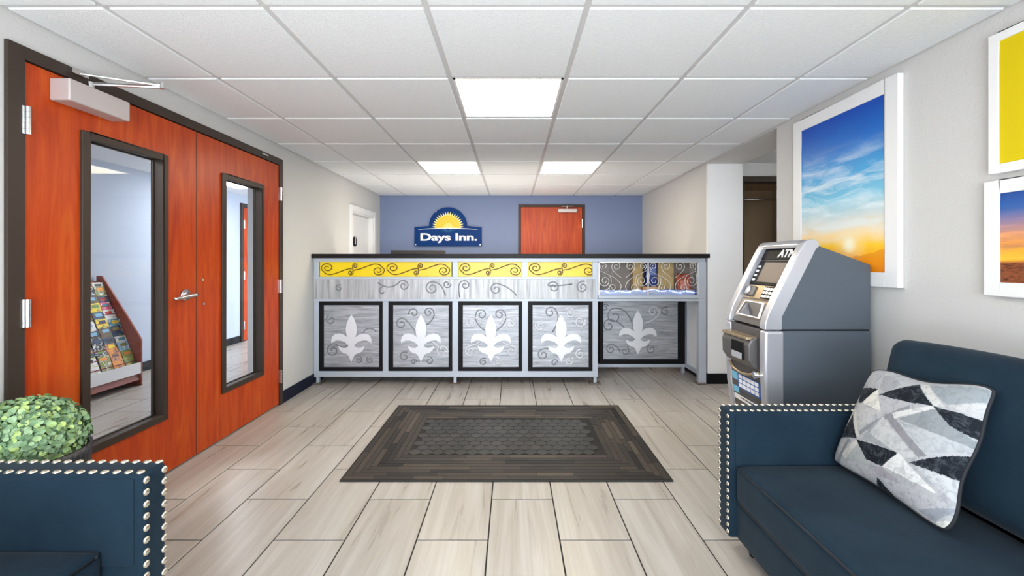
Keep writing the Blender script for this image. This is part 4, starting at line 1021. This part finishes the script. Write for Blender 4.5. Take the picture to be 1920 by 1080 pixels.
def print_col(u, v):
    x = (1 - u) * ((1 - v) * iBL[0] + v * iTL[0]) + u * ((1 - v) * iBR[0] + v * iTR[0])
    y = (1 - u) * ((1 - v) * iBL[1] + v * iTL[1]) + u * ((1 - v) * iBR[1] + v * iTR[1])
    c = (190, 191, 195)
    for col, p in polys:
        if inside((x, y), p): c = col
    return tuple(x * .74 for x in S(*c)[:3]) + (1.0,)
def pmap(u, v):
    uu = u + .03 * math.sin(PI * v) * (1 - 2 * u) + .012 * math.sin(13 * v) * u ** 4; vv = v + .04 * math.sin(PI * u) * (1 - 2 * v) + .012 * math.sin(9 * u) * v ** 3
    k = 1.03 - .075 * (abs(2 * u - 1) * abs(2 * v - 1)) ** 5
    return .5 + (uu - .5) * k, .5 + (vv - .5) * k
def pillow_sheet(sign, n, off):
    vs = []; fs = []
    for i in range(n + 1):
        for j in range(n + 1):
            u, v = i / n, j / n
            uu, vv = pmap(u, v)
            th = .07 * (max(0, math.sin(PI * u)) * max(0, math.sin(PI * v))) ** .55
            wob = .004 * math.sin(7 * u + 3 * v) * math.sin(PI * u) * math.sin(PI * v)
            vs.append(pnt(uu, vv) + nrm * (sign * (th + wob) + off))
    for i in range(n):
        for j in range(n): fs.append((i * (n + 1) + j, (i + 1) * (n + 1) + j, (i + 1) * (n + 1) + j + 1, i * (n + 1) + j + 1))
    return vs, fs
NP = 150
vs_, fs_ = pillow_sheet(1, NP, .0)
me = bpy.data.meshes.new('pillow_front'); me.from_pydata([tuple(v) for v in vs_], [], fs_)
att = me.color_attributes.new('print', 'FLOAT_COLOR', 'CORNER'); li = 0; cols = []
for i in range(NP):
    for j in range(NP):
        c = print_col((i + .5) / NP, (j + .5) / NP); cols += list(c) * 4
att.data.foreach_set('color', cols)
me.polygons.foreach_set('use_smooth', [True] * len(me.polygons))
t = NT('pillow_print'); at = t.node('ShaderNodeAttribute', attribute_name='print')
n = t.noise(t.coords((1, 1, 1)), 30, 6, .7, 1.5)
cc = t.mix(t.math('MULTIPLY', t.ramp(n, [(.47, (0, 0, 0, 1)), (.68, (1, 1, 1, 1))]), .5), at.outputs['Color'], S(96, 104, 112))
t.bump(t.noise(t.coords(), 500, 2), .1, .002)
link('pillow_front', me, t.set(cc, .8, 0, .2), pw)
vs_, fs_ = pillow_sheet(-1, 40, -.001)
part('pillow_back', MB().add(vs_, fs_), 'pillow_back', pw, True)
edge = [pnt(*pmap(k / 30, 0)) for k in range(31)] + [pnt(*pmap(1, k / 30)) for k in range(1, 31)] + [pnt(*pmap(1 - k / 30, 1)) for k in range(1, 31)] + [pnt(*pmap(0, 1 - k / 30)) for k in range(1, 31)]
part('pillow_seam', MB().tube([e - nrm * .004 for e in edge], .0055, 6), 'pillow_back', pw, True)

# ------------------------------------------------------------------ potted plant
px_, py_ = -1.715, 1.475
pt = thing('potted_plant', (px_, py_, 0), 'round green leafy plant in a black ribbed pot beside the doors', 'plant')
part('pot', MB().lathe(px_, py_, [(.11, .002), (.135, .1), (.155, .3), (.165, .47), (.168, .515), (.158, .515), (.150, .48), (.0, .475)], 120, .012, 40), 'pot', pt, True)
part('soil', MB().lathe(px_, py_, [(.148, .485), (.10, .497), (.002, .50)], 24), 'soil', pt)
t = NT('boxwood_leaf'); gm = t.node('ShaderNodeNewGeometry')
col = t.ramp(gm.outputs['Random Per Island'], [(0, S(96, 128, 92)), (.35, S(128, 160, 118)), (.6, S(152, 182, 140)), (.8, S(178, 202, 118)), (1, S(108, 146, 108))])
leafm = t.set(col, .5); t.b.inputs['Subsurface Weight'].default_value = 0.0
mb = MB(); rnd = random.Random(3)
LEAF = [(0, 0), (.35, .42), (.75, .48), (1.0, .2), (1.0, -.2), (.75, -.48), (.35, -.42)]
for k in range(3600):
    # fibonacci dome
    f = (k + .5) / 3600; cz_ = 1 - 1.5 * f; a = k * 2.399963; sr = math.sqrt(max(0, 1 - cz_ * cz_))
    d = Vector((sr * math.cos(a), sr * math.sin(a), cz_)); q = rnd.uniform(.84, 1.03)
    c = Vector((px_, py_, .555)) + Vector((d.x * .158, d.y * .158, d.z * .145)) * q
    tdir = (d.cross(Vector((rnd.uniform(-1, 1), rnd.uniform(-1, 1), rnd.uniform(-1, 1))))).normalized()
    fwd = (tdir + d * rnd.uniform(-.1, .8) + Vector((0, 0, .25))).normalized(); side = fwd.cross(d).normalized(); up = side.cross(fwd)
    s_ = rnd.uniform(.014, .023)
    vs_ = [c + fwd * (p[0] * s_) + side * (p[1] * s_) + up * (abs(p[1]) * s_ * .25 - p[0] * p[0] * s_ * .15) for p in LEAF]
    mid = c + fwd * (.55 * s_) - up * (.05 * s_)
    mb.add(vs_ + [mid], [(i, (i + 1) % 7, 7) for i in range(7)])
me = bpy.data.meshes.new('foliage'); me.from_pydata([tuple(v) for v in mb.v], [], mb.f)
tag(link('foliage', me, leafm, pt), kind='stuff')
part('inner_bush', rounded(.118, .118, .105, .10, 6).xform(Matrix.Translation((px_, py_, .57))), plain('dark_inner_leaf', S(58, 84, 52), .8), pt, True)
